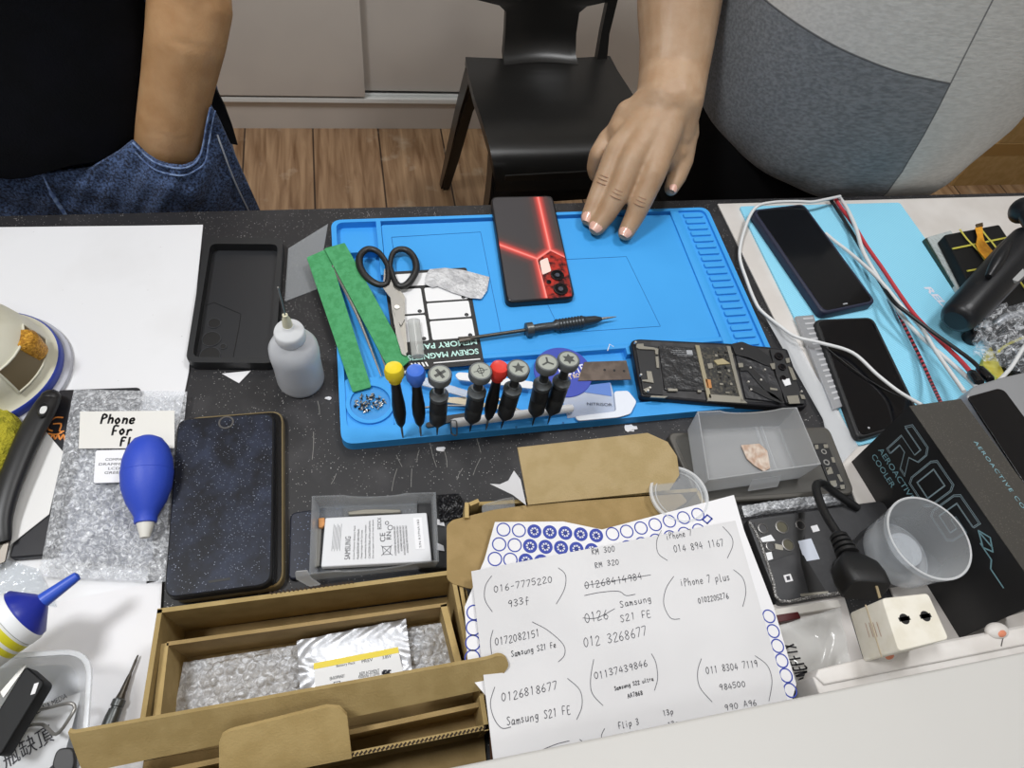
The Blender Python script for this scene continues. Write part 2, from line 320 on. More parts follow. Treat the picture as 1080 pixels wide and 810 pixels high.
# cartons on the floor behind the right person
kraft = mat('kraft_card', '#b08f5c', .8, c2='#a6854f', nscale=40, bump=.12, bscale=500)
for (a, h0, hh, dx, lb) in ((P(1003, 196, -.75), 0, .17, 0, 'brown carton on the floor behind the person in the grey shirt, lower of two'), (P(1003, 196, -.75), .171, .2, .04, 'brown carton stacked on another behind the person in the grey shirt, upper of two')):
    t = thing('carton', lb, 'carton', (a.x + .3, a.y + .2, h0), 'cartons stacked on the floor'); x0 = a.x + dx
    bm = B(); box(bm, (x0, a.y, h0), (x0 + .55, a.y + .4, h0 + hh), .002); part('body', bm, kraft, t)
    bm = B(); box(bm, (x0 + .0, a.y - .0006, h0 + hh * .72), (x0 + .55, a.y - .0001, h0 + hh * .98)); part('tape_strip', bm, mat('tape_brown', '#a07c45', .3), t)
# work table: black stone top, its legs, and the white sheets lying on it
stone = speck('black_stone', '#242325', '#bdbab8', 420, .15, .6, big=('#3d3b3d', 22, .55, .8))
tb = thing('work_table', 'long work table with speckled black top', 'table', (.2, .3, 0))
bm = B(); box(bm, (-.95, -.12, T - .03), (1.45, .5745, T), .0015); part('tabletop', bm, stone, tb)
for x in (-.9, 1.4):
    for y in (-.08, .52): bm = B(); box(bm, (x - .025, y - .025, 0), (x + .025, y + .025, T - .0305)); part('leg', bm, mat('steel_grey', '#55575a', .4, .8), tb)
white = speck('white_laminate', '#e6e6e8', '#8f8b86', 75, .05, .45, big=('#d9d8d8', 9, .5, .9))
white2 = mat('white_scuffed', '#dcd7d2', .5, c2='#d2ccc6', nscale=14)
bm = B(); sheet(bm, [P(-330, 243, .002), P(-330, 1100, .002), P(60, 1100, .002), P(118, 795, .002), P(199, 392, .002), P(203, 350, .002), P(214, 237, .002), P(150, 238, .002)], .0016)
solo('white_sheet', bm, white, 'white board sheet covering the left end of the black table', 'board')
bm = B(); sheet(bm, [P(757, 215, .002), P(1180, 204, .002), P(1400, 760, .002), P(1010, 800, .002), P(868, 440, .002)], .0016)
solo('white_sheet', bm, white2, 'white board sheet covering the right end of the black table', 'board')
# customer ledge in the foreground
ct = thing('shop_counter', 'white counter ledge along the near side of the table', 'counter', (.2, -.2, 0))
bm = B(); box(bm, (-.95, -.34, T + .082), (1.45, .0132, T + .1), .002); part('ledge', bm, mat('ledge_white', '#c8c6c2', .5), ct)
bm = B(); box(bm, (-.95, -.2, 0), (1.45, -.17, T + .0815), .002); part('front_panel', bm, cabm, ct)
for bx_ in (-.9, 1.37): bm = B(); box(bm, (bx_, -.17, T + .001), (bx_ + .03, 0, T + .0815)); part('bracket', bm, cabm, ct)
# ================================================================== chair
blk = mat('black_plastic', '#191817', .3, bump=.06, bscale=700); 
ch = thing('plastic_chair', 'black plastic chair standing in front of the white cabinet', 'chair', (.43, 1.23, 0))
o0 = V((.432, 1.235, 0)); ux = V((.998, .055, 0)).normalized(); uy = V((-.055, .998, 0)).normalized()
def cl(x, y, z): return o0 + ux * x + uy * y + V((0, 0, z))
def xsec(y, z, hw, th, dish=.006, n=12, lip=0):
    top = [cl(-hw + 2 * hw * i / n, y, z - dish * math.sin(PI * i / n) - lip * (1 - math.sin(PI * i / n)) ) for i in range(n + 1)]
    bot = [cl(-hw + 2 * hw * i / n, y, z - th - dish * math.sin(PI * i / n)- lip* (1 - math.sin(PI * i / n))) for i in range(n, -1, -1)]
    return top + bot
bm = B(); prof = [(-.19, .35, .158), (-.19, .38, .165), (-.184, .405, .171), (-.172, .425, .176), (-.152, .44, .179), (-.12, .449, .181), (-.07, .453, .181), (0, .452, .181), (.09, .45, .176), (.14, .455, .172)]
rings(bm, [xsec(y, z, hw, .018) for y, z, hw in prof]); part('seat', bm, blk, ch)
bm = B(); prof = [(.115, .449, .088), (.138, .458, .086), (.155, .50, .083), (.165, .54, .084), (.168, .552, .1), (.17, .562, .15), (.173, .575, .17), (.18, .68, .172), (.19, .78, .165), (.197, .82, .14), (.2, .83, .09)]
def bsec(y, z, hw, n=12):
    f = [cl(-hw + 2 * hw * i / n, y + .012 * math.sin(PI * i / n), z) for i in range(n + 1)]; bk = [cl(-hw + 2 * hw * i / n, y + .018 + .012 * math.sin(PI * i / n), z) for i in range(n, -1, -1)]; return f + bk
rings(bm, [bsec(*p) for p in prof]); part('backrest', bm, blk, ch)
def leg(pts):
    bm = B(); rs = []
    for (x, y, z, w, d) in pts: rs.append([cl(x - w, y - d, z), cl(x + w, y - d, z), cl(x + w, y + d, z), cl(x - w, y + d, z)])
    rings(bm, rs); bmesh.ops.bevel(bm, geom=[e for e in bm.edges if abs(e.verts[0].co.z - e.verts[1].co.z) > .02], offset=.006, segments=2, affect='EDGES'); return part('leg', bm, blk, ch)
for s in (-1, 1):
    leg([(s * .142, -.14, .415, .03, .03), (s * .152, -.165, .36, .0245, .026), (s * .163, -.18, .2, .018, .02), (s * .17, -.195, 0, .014, .015)])
    leg([(s * .155, .1, .44, .02, .03), (s * .165, .14, .33, .016, .026), (s * .172, .2, .15, .014, .02), (s * .178, .25, 0, .013, .017)])
    bm = B(); rs = []
    for (x, y, z, w, d) in [(s * .15, .135, .44, .013, .01), (s * .152, .16, .5, .01, .009), (s * .155, .172, .6, .012, .008)]: rs.append([cl(x - w, y - d, z), cl(x + w, y - d, z), cl(x + w, y + d, z), cl(x - w, y + d, z)])
    if s > 0: rings(bm, rs); part('upright', bm, blk, ch)
    else: bm.free()
bm = B()
for i in range(13):
    pass
arch = [(-.15, .40), (-.14, .33), (-.12, .30), (-.09, .365), (-.05, .385), (.05, .385), (.09, .365), (.12, .30), (.14, .33), (.15, .40)]
rings(bm, [[cl(x, -.188, z) for x, z in arch], [cl(x, -.176, z) for x, z in arch]]); part('apron', bm, blk, ch)
# ================================================================== people
def m_skin(n, a, b_, c):
    m = mat(n, a, .5, c2=b_, nscale=45, lo=.35, hi=.7, bump=.12, bscale=420)
    p = m.node_tree.nodes['Principled BSDF']; p.inputs['Subsurface Weight'].default_value = .12; p.inputs['Subsurface Radius'].default_value = (.01, .004, .002); p.inputs['Subsurface Scale'].default_value = .6; return m
skinL = m_skin('skin_tan', '#be956b', '#ad8257', 0); skinR = m_skin('skin_light', '#b49679', '#a98767', 0)
hairm = mat('hair_black', '#15110f', .5, bump=.5, bscale=400)
def loft(bm, rs, cap0=False, cap1=False): return rings(bm, rs, cap0, cap1)
def ering(cx, cy, a, b_, z, n=96, pw=2.4, zf=None):
    out = []
    for i in range(n):
        t = 2 * PI * i / n; c, s = math.cos(t), math.sin(t)
        x = cx + a * math.copysign(abs(c) ** (2 / pw), c); y = cy + b_ * math.copysign(abs(s) ** (2 / pw), s)
        out.append(V((x, y, z if zf is None else zf(x, y, z))))
    return out
def head(bm, c):        # c: centre of the skull; faces -y
    ell(bm, c, .074, .092, .105); ell(bm, c + V((0, -.02, -.06)), .058, .066, .062); ell(bm, c + V((0, -.095, -.022)), .013, .02, .022, 2); ell(bm, c + V((0, -.088, .0)), .009, .012, .026, 2)
    ell(bm, c + V((0, -.08, -.062)), .024, .012, .008, 2)
    for s in (-1, 1): ell(bm, c + V((s * .074, .01, -.018)), .01, .02, .032, 2)
def person_body(bm, cx, cy, sh_z, hip_z, shw, lean=0):
    """trunk, neck, head and legs; arms are added by the caller"""
    limb(bm, [(V((cx, cy, hip_z)), .13), (V((cx, cy, hip_z + .2)), .12), (V((cx, cy, sh_z - .12)), .13), (V((cx, cy + .01, sh_z - .03)), .08), (V((cx, cy - .005, sh_z + .06)), .052), (V((cx, cy - .02, sh_z + .12)), .05)])
    for s in (-1, 1):
        limb(bm, [(V((cx, cy, sh_z - .05)), .08), (V((cx + s * shw, cy, sh_z - .04)), .055)])
        limb(bm, [(V((cx + s * .09, cy, hip_z)), .09), (V((cx + s * .1, cy, hip_z * .52)), .058), (V((cx + s * .1, cy + .02, hip_z * .35)), .052), (V((cx + s * .1, cy + .02, .09)), .036)])
        limb(bm, [(V((cx + s * .1, cy + .03, .05)), .04), (V((cx + s * .11, cy - .13, .035)), .03)])
    head(bm, V((cx, cy - .03, sh_z + .235)))
def finish_person(t, parts_bm, skin, voxel, fine_bm, fine_voxel):
    a = remesh(parts_bm, voxel, 5); bmesh.ops.triangulate(a, faces=a.faces[:0]); f = remesh(fine_bm, fine_voxel, 9); merge(a, f)
    o = part('body', a, skin, t); shade(o.data, 180); return o
def nail(t, tip, d, up, w, l, m):
    d = d.normalized(); s = d.cross(up).normalized(); u = s.cross(d)
    bm = B(); rs = []
    for k in range(7):
        y = -l / 2 + l * k / 6; ww = w * (1 - .35 * (abs(k - 3) / 3) ** 3)
        rs.append([tip + d * y + s * (ww * math.sin(a)) + u * (w * .9 * math.cos(a) - w * .62) for a in (-1.05, -.7, -.35, 0, .35, .7, 1.05)])
    rings(bm, rs, False, False, closed=False); return part('fingernail', bm, m, t)
# ---- person on the left, hand in the pocket
cxL, cyL = -.37, .745
pl = thing('person', 'person in a navy black t-shirt and blue jeans with one hand in the pocket', 'person', (cxL, cyL, 0))
cb, fb = B(), B(); person_body(cb, cxL, cyL, 1.40, .92, .17)
armL = [(PY(201, 0, .675), .0325), (PY(196, 40, .66), .031), (PY(187, 90, .65), .0285), (PY(180, 130, .642), .0275), (PY(177, 155, .642), .0285)]
elbow = V((-.135, .72, 1.09)); sh = V((cxL + .19, .745, 1.36))
limb(fb, [(sh, .052), (V((-.145, .74, 1.22)), .046), (elbow, .04), (V((-.133, .705, 1.0)), .037)] + armL)
limb(fb, [(a + V((.008, 0, 0)), r * .93) for a, r in armL]); limb(fb, [(a - V((.007, 0, 0)), r * .93) for a, r in armL])
hb = PY(177, 165, .645)
for k, (dx, L) in enumerate(((-.026, .075), (-.009, .085), (.009, .08), (.025, .066))): limb(fb, [(hb, .018), (hb + V((dx, .0, -.06)), .014), (hb + V((dx * 1.1, .0, -.06 - L * .6)), .0095), (hb + V((dx * 1.1, -.002, -.06 - L)), .0078)])
limb(fb, [(hb + V((-.015, .0, -.01)), .015), (hb + V((-.042, -.004, -.05)), .0115), (hb + V((-.047, -.006, -.08)), .0095)])
limb(cb, [(V((cxL - .19, .745, 1.36)), .05), (V((cxL - .24, .78, 1.1)), .042), (V((cxL - .25, .72, .9)), .032), (V((cxL - .25, .71, .84)), .03)])
hl = V((cxL - .25, .70, .83))
for dx, L in ((-.024, .075), (-.008, .085), (.008, .08), (.023, .066)): limb(cb, [(hl, .018), (hl + V((dx, -.01, -.06)), .013), (hl + V((dx, -.03, -.06 - L)), .009)])
finish_person(pl, cb, skinL, .006, fb, .0026)
bm = B(); ell(bm, V((cxL, cyL - .012, 1.672)), .082, .094, .085); part('hair', bm, hairm, pl)
denim = mat('denim', '#141d33', .85, c2='#6480b4', nscale=420, lo=.38, hi=.78, bump=.6, bscale=900, sheen=.1, detail=10); denim_l = mat('denim_pale', '#7f95bb', .85, c2='#4e6390', nscale=200, bump=.5, bscale=800); stitch = mat('stitch', '#b9bfca', .8)
bm = B()
loft(bm, [ering(cxL + .01, cyL, .205, .1, z) for z in (.60, .68, .74, .78, .82, .88, .95)], True, False)
for s in (-1, 1): loft(bm, [ering(cxL + s * .105, cyL, .095 - .03 * k, .10 - .03 * k, z, 40, 2) for k, z in ((0, .70), (.1, .58), (.5, .35), (1, .07))], True, True)
# the cloth in front of the hand, bulging over it, open along the pocket edge
pk = [(140, 149), (146, 155), (155, 164), (166, 171), (180, 175), (193, 176), (204, 172), (211, 163), (215, 148), (218, 130), (222, 112)]
def pk_top(x):
    if x <= 140: return 184 - max(0, x - 40) * .10 - max(0, x - 95) * .5 - max(0, x - 128) * .35 if x < 138 else 150
    for (a, b), (c, d) in zip(pk, pk[1:]):
        if a <= x <= c: return b + (d - b) * (x - a) / max(c - a, 1e-6)
    return 112 + (x - 222) * 1.6
def front_y(x, y):
    t = max(0, (x - 150) / 125); bulge = .016 * math.exp(-((x - 185) / 40) ** 2 - ((y - 200) / 45) ** 2)
    return .622 - .012 * min(1, max(0, (y - 140) / 60)) + .05 * t ** 3 - bulge + .0016 * math.sin(x * .21 + y * .12) + .0012 * math.sin(x * .07 - y * .23)
cols = [-90 + 8 * i for i in range(28)] + [138 + 3 * i for i in range(29)] + [226 + 4 * i for i in range(14)]
outer, inner = [], []
for x in cols:
    y0 = pk_top(x); o_, i_ = [], []
    for j in range(15):
        y = y0 + (268 - y0) * j / 14; q = min(x, 219 + .62 * max(0, y - 100) * .72 + 0); w = PY(q, y, front_y(q, y)); o_.append(w); i_.append(w + V((0, .0035, 0)))
    outer.append(o_); inner.append(i_)
vo = [[bm.verts.new(p) for p in c] for c in outer]; vi = [[bm.verts.new(p) for p in c] for c in inner]
for a in range(len(cols) - 1):
    for j in range(14): bm.faces.new((vo[a][j], vo[a][j + 1], vo[a + 1][j + 1], vo[a + 1][j])); bm.faces.new((vi[a][j], vi[a + 1][j], vi[a + 1][j + 1], vi[a][j + 1]))
    bm.faces.new((vo[a][0], vo[a + 1][0], vi[a + 1][0], vi[a][0]))
jeans = part('jeans', bm, denim, pl)
edge = [PY(x, y + 1.5, front_y(x, y) - .0015) for x, y in pk]
bm = B(); tube(bm, edge, .0011, 8, 4); tube(bm, [PY(x + (5 if i > 6 else 0), y + (9 if i < 8 else 5), front_y(x, y + 9) - .0022) for i, (x, y) in enumerate(pk)], .0009, 6, 4); part('pocket_edge', bm, denim_l, jeans, 'pale stitched pocket edge')
bm = B(); tube(bm, [PY(220, 116, .652), PY(232, 150, front_y(232, 150) - .001), PY(247, 190, front_y(247, 190) - .001), PY(262, 222, front_y(262, 222) - .001)], .001, 6, 4); part('side_seam', bm, stitch, jeans)
bm = B(); tube(bm, [PY(46, 186, .6075), PY(55, 205, .6065), PY(70, 228, .605)], .0022, 6, 4, .5); part('belt_loop', bm, denim_l, jeans)
navy = mat('navy_cotton', '#07080c', .95, spec=.15, c2='#090a10', nscale=30, bump=.25, bscale=500)
def zhemL(x, y, z):
    if z > .9: return z
    u = (x - (cxL + .02)) / .2
    return .775 + .004 * math.sin(x * 60) + (.04 * max(0, u) ** 2.2 if y < cyL else .0)
bm = B(); R_ = []
for z, a, b_, cy in ((.76, .187, .142, 0), (.80, .19, .143, 0), (.85, .193, .138, 0), (.92, .192, .13, 0), (1.0, .19, .128, 0), (1.15, .2, .128, 0), (1.28, .205, .12, 0), (1.37, .18, .095, 0), (1.41, .11, .075, 0), (1.425, .075, .066, 0)):
    R_.append(ering(cxL + .005, cyL + cy, a, b_, z, 96, 2.5, lambda x, y, zz, z=z: zhemL(x, y, z) + (z - .76) * (1 if z < .9 else 0) if z < .9 else zz))
loft(bm, R_)
for s in (-1, 1): loft(bm, [ering(cxL + s * .17, cyL, .065, .07, 1.36, 32, 2), ering(cxL + s * .2, cyL, .066, .07, 1.27, 32, 2), ering(cxL + s * .222, cyL, .064, .068, 1.14, 32, 2)])
bm2 = bm; part('t_shirt', bm2, navy, pl)
bm = B()
loft(bm, [[PY(x, y, yy) for x, y, yy in r] for r in ([(216, 78, .70), (222, 84, .70), (224, 84, .72), (217, 78, .72)], [(216, 110, .69), (236, 110, .70), (237, 110, .72), (216, 110, .72)], [(224, 130, .68), (244, 132, .695), (245, 132, .71), (224, 130, .71)], [(240, 151, .675), (250, 153, .69), (251, 153, .70), (240, 151, .70)])], True, True); part('shirt_tail', bm, navy, pl)
for s in (-1, 1):
    bm = B(); ell(bm, V((cxL + s * .11, cyL - .045, .04)), .052, .15, .045); part('shoe', bm, blk, pl)
# ---- person on the right, hand flat on the blue mat
cxR, cyR = .685, .745
pr = thing('person', 'person in a two-tone grey t-shirt resting one hand on the blue mat', 'person', (cxR, cyR, 0))
cb, fb = B(), B(); person_body(cb, cxR, cyR, 1.40, .92, .17)
wr = P(706, 108, .105)
fa = [(wr, .033), (P(710, 80, .115) + V((0, .0, 0)), .0345), (PY(714, 45, .685), .038), (PY(716, 10, .715), .043), (PY(720, -40, .75), .048)]
el = V((.44, .845, 1.06))
limb(fb, [(V((.50, .76, 1.36)), .058), (V((.455, .82, 1.2)), .052), (el, .046)] + fa[::-1])
for s in (-1, 1): limb(fb, [(a + V((s * .0075, 0, 0)), r * .95) for a, r in fa])
mcp = {'ring': (651, 158, .071), 'mid': (667, 167, .075), 'idx': (690, 181, .070), 'pin': (642, 147, .06)}
for k, r in (('ring', .0135), ('mid', .0145), ('idx', .0145), ('pin', .013)):
    a = P(*mcp[k]); limb(fb, [(wr + (a - wr) * .1, .026), (wr + (a - wr) * .55, .0205), (a, r)])
for s in (-1, 0, 1):
    for tq_, r_q in (((662, 134, .076), .0212), ((690, 142, .083), .023), ((713, 143, .078), .0218)): limb(fb, [(wr + V((s * .0075, 0, 0)), .032), (P(*tq_), r_q)])
limb(fb, [(P(654, 155, .07), .015), (P(668, 160, .074), .0165), (P(686, 172, .071), .0158)]); limb(fb, [(P(674, 148, .079), .019), (P(680, 166, .072), .016)])
limb(fb, [(P(690, 142, .08), .022), (P(672, 160, .066), .018)]); limb(fb, [(P(700, 148, .076), .021), (P(704, 166, .062), .017)])
limb(fb, [(wr, .027), (P(716, 140, .075), .024), (P(712, 160, .066), .017)])
limb(fb, [(P(656, 138, .075), .0165), (P(650, 150, .062), .014)])
limb(fb, [(P(666, 122, .085), .02), (P(652, 142, .068), .016)])
F = {'ring': [(651, 158, .071), (637, 192, .0465), (628, 213, .032), (620.5, 230, .0205)], 'mid': [(667, 167, .075), (651, 206, .0475), (640, 225, .032), (629.5, 240, .0205)], 'idx': [(690, 181, .070), (676, 213, .045), (669, 229, .032), (660, 245.5, .0205)],
     'pin': [(642, 147, .06), (631, 163, .05), (627, 176, .034), (628, 185, .024)]}
Rr = {'ring': (.0138, .0124, .011, .0094), 'mid': (.0145, .013, .0116, .0098), 'idx': (.0145, .013, .0115, .0096), 'pin': (.0128, .0112, .0098, .0084)}
for k in F: limb(fb, [(P(*q), r) for q, r in zip(F[k], Rr[k])], 16)
limb(fb, [(P(717, 150, .07), .02), (P(718, 168, .058), .0155), (P(714, 186, .048), .0115), (P(708, 199, .042), .0088)], 16)
for k, (px, py, h) in enumerate(((650, 158, .083), (667, 166, .088), (689, 180, .083))): ball(fb, P(px, py, h - .012), .0105, 2)
for k in ('ring', 'mid', 'idx'):
    q = P(*F[k][1]); ell(fb, q + V((0, 0, .0022)), .0118, .0118, .0105, 2)
limb(cb, [(V((.87, .76, 1.36)), .05), (V((.96, .82, 1.1)), .045), (V((.99, .9, .9)), .034), (V((.99, .92, .84)), .03)])
hl = V((.99, .92, .83))
for dx, L in ((-.024, .075), (-.008, .085), (.008, .08), (.023, .066)): limb(cb, [(hl, .018), (hl + V((dx, 0, -.06)), .013), (hl + V((dx, -.02, -.06 - L)), .009)])
limb(cb, [(hl, .018), (hl + V((-.02, -.035, -.04)), .012), (hl + V((-.02, -.05, -.075)), .009)])
finish_person(pr, cb, skinR, .006, fb, .0021)
nm = mat('nail_pink', '#e3b3a0', .3, coat=.3)
for k, w in (('ring', .0066), ('mid', .0072), ('idx', .0068)):
    a, b_ = P(*F[k][2]), P(*F[k][3]); d = (b_ - a).normalized(); sd_ = d.cross(V((0, 0, 1))).normalized(); nail(pr, b_ + sd_.cross(d) * .0072 - d * .001, d, V((0, 0, 1)), w * 1.25, .0145, nm)
a, b_ = P(714, 186, .048), P(708, 199, .042); nail(pr, b_ + V((0, -.0045, .0055)), b_ - a, V((.2, -.5, 1)), .0062, .010, nm)
crease = mat('skin_crease', '#9a765c', .7)
for k in ('ring', 'mid', 'idx'):
    q = P(*F[k][1]); d = (P(*F[k][2]) - P(*F[k][0])).normalized(); s = d.cross(V((0, 0, 1))).normalized(); u = s.cross(d)
    bm = B()
    for off in (-.004, .0, .0045):
        tube(bm, [q + d * (off + .0012 * math.cos(a * 2)) + (s * math.sin(a) * .0112 + u * math.cos(a) * .0127) for a in (-.75, -.4, 0, .4, .75)], lambda tt: .0002 + .0003 * math.sin(PI * tt), 6, 3)
    part('knuckle_crease', bm, crease, pr)
bm = B(); ell(bm, V((cxR, cyR - .012, 1.672)), .082, .094, .085); part('hair', bm, hairm, pr)
trou = mat('trousers_black', '#08080a', .9, spec=.2)
bm = B(); loft(bm, [ering(cxR - .005, cyR, .225, .135, z) for z in (.62, .70, .76, .82, .9)], True, False)
for s in (-1, 1): loft(bm, [ering(cxR + s * .11, cyR, .1 - .03 * k, .11 - .03 * k, z, 40, 2) for k, z in ((0, .70), (.1, .58), (.5, .35), (1, .07))], True, True)
part('trousers', bm, trou, pr)
def m_shirt():
    m, nt, b = base('grey_shirt'); L = nt.links.new; N = nt.nodes.new
    geo = N('ShaderNodeNewGeometry'); sp = N('ShaderNodeSeparateXYZ'); tc = N('ShaderNodeTexCoord'); L(tc.outputs['Object'], sp.inputs[0])
    def math_(op, a, b_, c=None):
        n = N('ShaderNodeMath'); n.operation = op
        for i, v in enumerate((a, b_) if c is None else (a, b_, c)):
            if hasattr(v, 'links'): L(v, n.inputs[i])
            else: n.inputs[i].default_value = v
        return n.outputs[0]
    X, Z = sp.outputs[0], sp.outputs[2]
    xs = math_('ADD', X, cxR); zs = Z
    # seams of the panelled shirt: an upright one and a slanting one
    sx = math_('ADD', math_('MULTIPLY', math_('SUBTRACT', zs, .72), -.16), .702)
    d1 = math_('SUBTRACT', sx, xs)
    dx = math_('SUBTRACT', xs, .41); sz = math_('SUBTRACT', .955, math_('MULTIPLY', dx, math_('SUBTRACT', .27, math_('MULTIPLY', dx, .32))))
    d2 = math_('SUBTRACT', sz, zs)
    mask = math_('MULTIPLY', math_('GREATER_THAN', d1, 0), math_('GREATER_THAN', d2, 0))
    s1 = math_('LESS_THAN', math_('ABSOLUTE', d1, 0), .0011); s2 = math_('MULTIPLY', math_('LESS_THAN', math_('ABSOLUTE', d2, 0), .0011), math_('GREATER_THAN', d1, 0))
    seam = math_('MAXIMUM', s1, s2)
    n = N('ShaderNodeTexNoise'); n.inputs['Scale'].default_value = 330; n.inputs['Detail'].default_value = 3; mp = N('ShaderNodeMapping'); mp.inputs['Scale'].default_value = (.25, 1, 1); L(tc.outputs['Object'], mp.inputs[0]); L(mp.outputs[0], n.inputs['Vector'])
    def ramp(c1, c2):
        r = N('ShaderNodeValToRGB'); r.color_ramp.elements[0].position = .35; r.color_ramp.elements[1].position = .65; r.color_ramp.elements[0].color = lin(c1); r.color_ramp.elements[1].color = lin(c2); L(n.outputs['Fac'], r.inputs[0]); return r.outputs[0]
    m1 = N('ShaderNodeMix'); m1.data_type = 'RGBA'; L(mask, m1.inputs[0]); L(ramp('#c6c3bd', '#d6d3cd'), m1.inputs[6]); L(ramp('#6a6d70', '#85888b'), m1.inputs[7])
    m2 = N('ShaderNodeMix'); m2.data_type = 'RGBA'; L(math_('MULTIPLY', seam, .75), m2.inputs[0]); L(m1.outputs[2], m2.inputs[6]); m2.inputs[7].default_value = lin('#3c3c3e'); L(m2.outputs[2], b.inputs['Base Color'])
    b.inputs['Roughness'].default_value = .9; b.inputs['Sheen Weight'].default_value = .15
    u = N('ShaderNodeBump'); u.inputs['Strength'].default_value = .3; u.inputs['Distance'].default_value = .001; L(n.outputs['Fac'], u.inputs['Height']); L(u.outputs[0], b.inputs['Normal']); return m
def zhemR(x):
    pts = [(.40, .795), (.45, .775), (.52, .752), (.58, .738), (.66, .722), (.74, .716), (.80, .722), (.86, .745), (.95, .80)]
    if x <= pts[0][0]: return pts[0][1]
    for (a, b_), (c, d) in zip(pts, pts[1:]):
        if x <= c: return b_ + (d - b_) * (x - a) / (c - a)
    return pts[-1][1]
bm = B(); R_ = []; NT = 160
lev = [(0, .222, .152), (.02, .228, .158), (.06, .235, .165), (.12, .243, .168), (.2, .248, .166), (.3, .25, .16), (.42, .25, .15), (.55, .25, .14), (.68, .245, .13), (.8, .215, .105), (.9, .13, .08), (.93, .08, .07)]
for k, (t_, a, b_) in enumerate(lev):
    r = ering(cxR, cyR, a, b_, 0, NT, 2.3)
    for p in r:
        zt = zhemR(p.x) if p.y < cyR + .05 else .80; tt = t_ / .93; p.z = zt + (1.425 - zt) * tt ** 1.15
        fold = max(0, 1 - t_ / .4); ph = math.atan2(p.y - cyR, p.x - cxR)
        p.y += fold * (.0035 * math.sin(p.x * 30 + p.z * 42) + .002 * math.sin(p.x * 75 - p.z * 30)); p.y = max(p.y, .5775)
    R_.append(r)
loft(bm, R_)
for s in (-1, 1): loft(bm, [ering(cxR + s * .19, cyR, .07, .075, 1.36, 32, 2), ering(cxR + s * .225, cyR + .03, .07, .075, 1.27, 32, 2), ering(cxR + s * .245, cyR + .06, .068, .072, 1.16, 32, 2)])
part('t_shirt', bm, m_shirt(), pr)
for s in (-1, 1):
    bm = B(); ell(bm, V((cxR + s * .11, cyR - .045, .04)), .052, .15, .045); part('shoe', bm, blk, pr)
# ================================================================== light
def area(name, loc, size, power, rot=(0, 0, 0), color=(1, 1, 1), sy=None):
    l = bpy.data.lights.new(name, 'AREA'); l.energy = power; l.size = size; l.color = color
    if sy: l.shape = 'RECTANGLE'; l.size_y = sy
    o = bpy.data.objects.new(name, l); COL.objects.link(o); o.location = loc; o.rotation_euler = rot; return o
area('ceiling_lamp', (-.75, .30, 2.7), .35, 25.5, color=(.97, .985, 1))
area('ceiling_lamp', (.85, .6, 2.7), .35, 15.5, color=(.985, .99, 1))
area('ceiling_lamp', (.1, -.9, 2.7), .6, 6.5, color=(.98, .99, 1))
area('ceiling_lamp', (.2, 1.7, 2.7), .5, 7, color=(1, .98, .95))
w = bpy.data.worlds.new('world'); scene.world = w; w.use_nodes = True; w.node_tree.nodes['Background'].inputs[0].default_value = (.9, .95, 1, 1); w.node_tree.nodes['Background'].inputs[1].default_value = .2
scene.view_settings.view_transform = 'Standard'; scene.view_settings.look = 'None'; scene.view_settings.gamma = 1; scene.view_settings.exposure = 0
scene.view_settings.use_curve_mapping = False
scene.cycles.use_denoising = True; scene.cycles.transparent_max_bounces = 24; scene.cycles.max_bounces = 8
# ================================================================== helpers for pieces read off picture crops
def Zr(x0, y0, k): return lambda *pts: [(x0 + x / k, y0 + y / k) for x, y in pts]
def wallring(bm, outer, inner, t, mi=0):
    """upright wall between two outlines with the same number of points; tops at the given height"""
    d = V((0, 0, t)); n = len(outer)
    a = [bm.verts.new(p) for p in outer]; b = [bm.verts.new(p) for p in inner]; c = [bm.verts.new(p - d) for p in inner]; e = [bm.verts.new(p - d) for p in outer]
    for i in range(n):
        j = (i + 1) % n
        for q, w_ in ((a, b), (b, c), (c, e), (e, a)): bm.faces.new((q[i], q[j], w_[j], w_[i])).material_index = mi
def W(px, h): return [P(x, y, h) for x, y in px]
def hexbump(pitch, height, seed=0, crinkle=.0012):
    """bubble-wrap relief as a function of metric position"""
    rs = random.Random(seed); ph = [rs.uniform(0, 6) for _ in range(6)]
    def f(x, y):
        r = pitch; b = 0
        for ox, oy in ((0, 0), (.5, .8660254)):
            gx = round(x / r - ox) + ox; gy = round((y / r - oy) / 1.7320508) * 1.7320508 + oy
            d = math.hypot(x / r - gx, y / r - gy) / .43
            if d < 1: b = max(b, math.sqrt(1 - d * d))
        return height * b + crinkle * (math.sin(x * 210 + ph[0] + 2 * math.sin(y * 160 + ph[1])) + .7 * math.sin(y * 330 + x * 120 + ph[2]))
    return f
def bubble(bm, px, h, pitch, height, nu, nv, seed=0, crinkle=.0008, dome=.003):
    cs = W(px, h); f = hexbump(pitch, height, seed, crinkle); o = cs[0]; L1 = (cs[1] - cs[0]).length; L2 = (cs[3] - cs[0]).length
    def g(u, v):
        e = min(u, 1 - u, v, 1 - v) * 8
        return V((0, 0, f(u * L1, v * L2) * min(1, e + .1) + dome * min(1, e) - .0015 * (1 - min(1, e))))
    wrap_sheet(bm, cs, nu, nv, g)
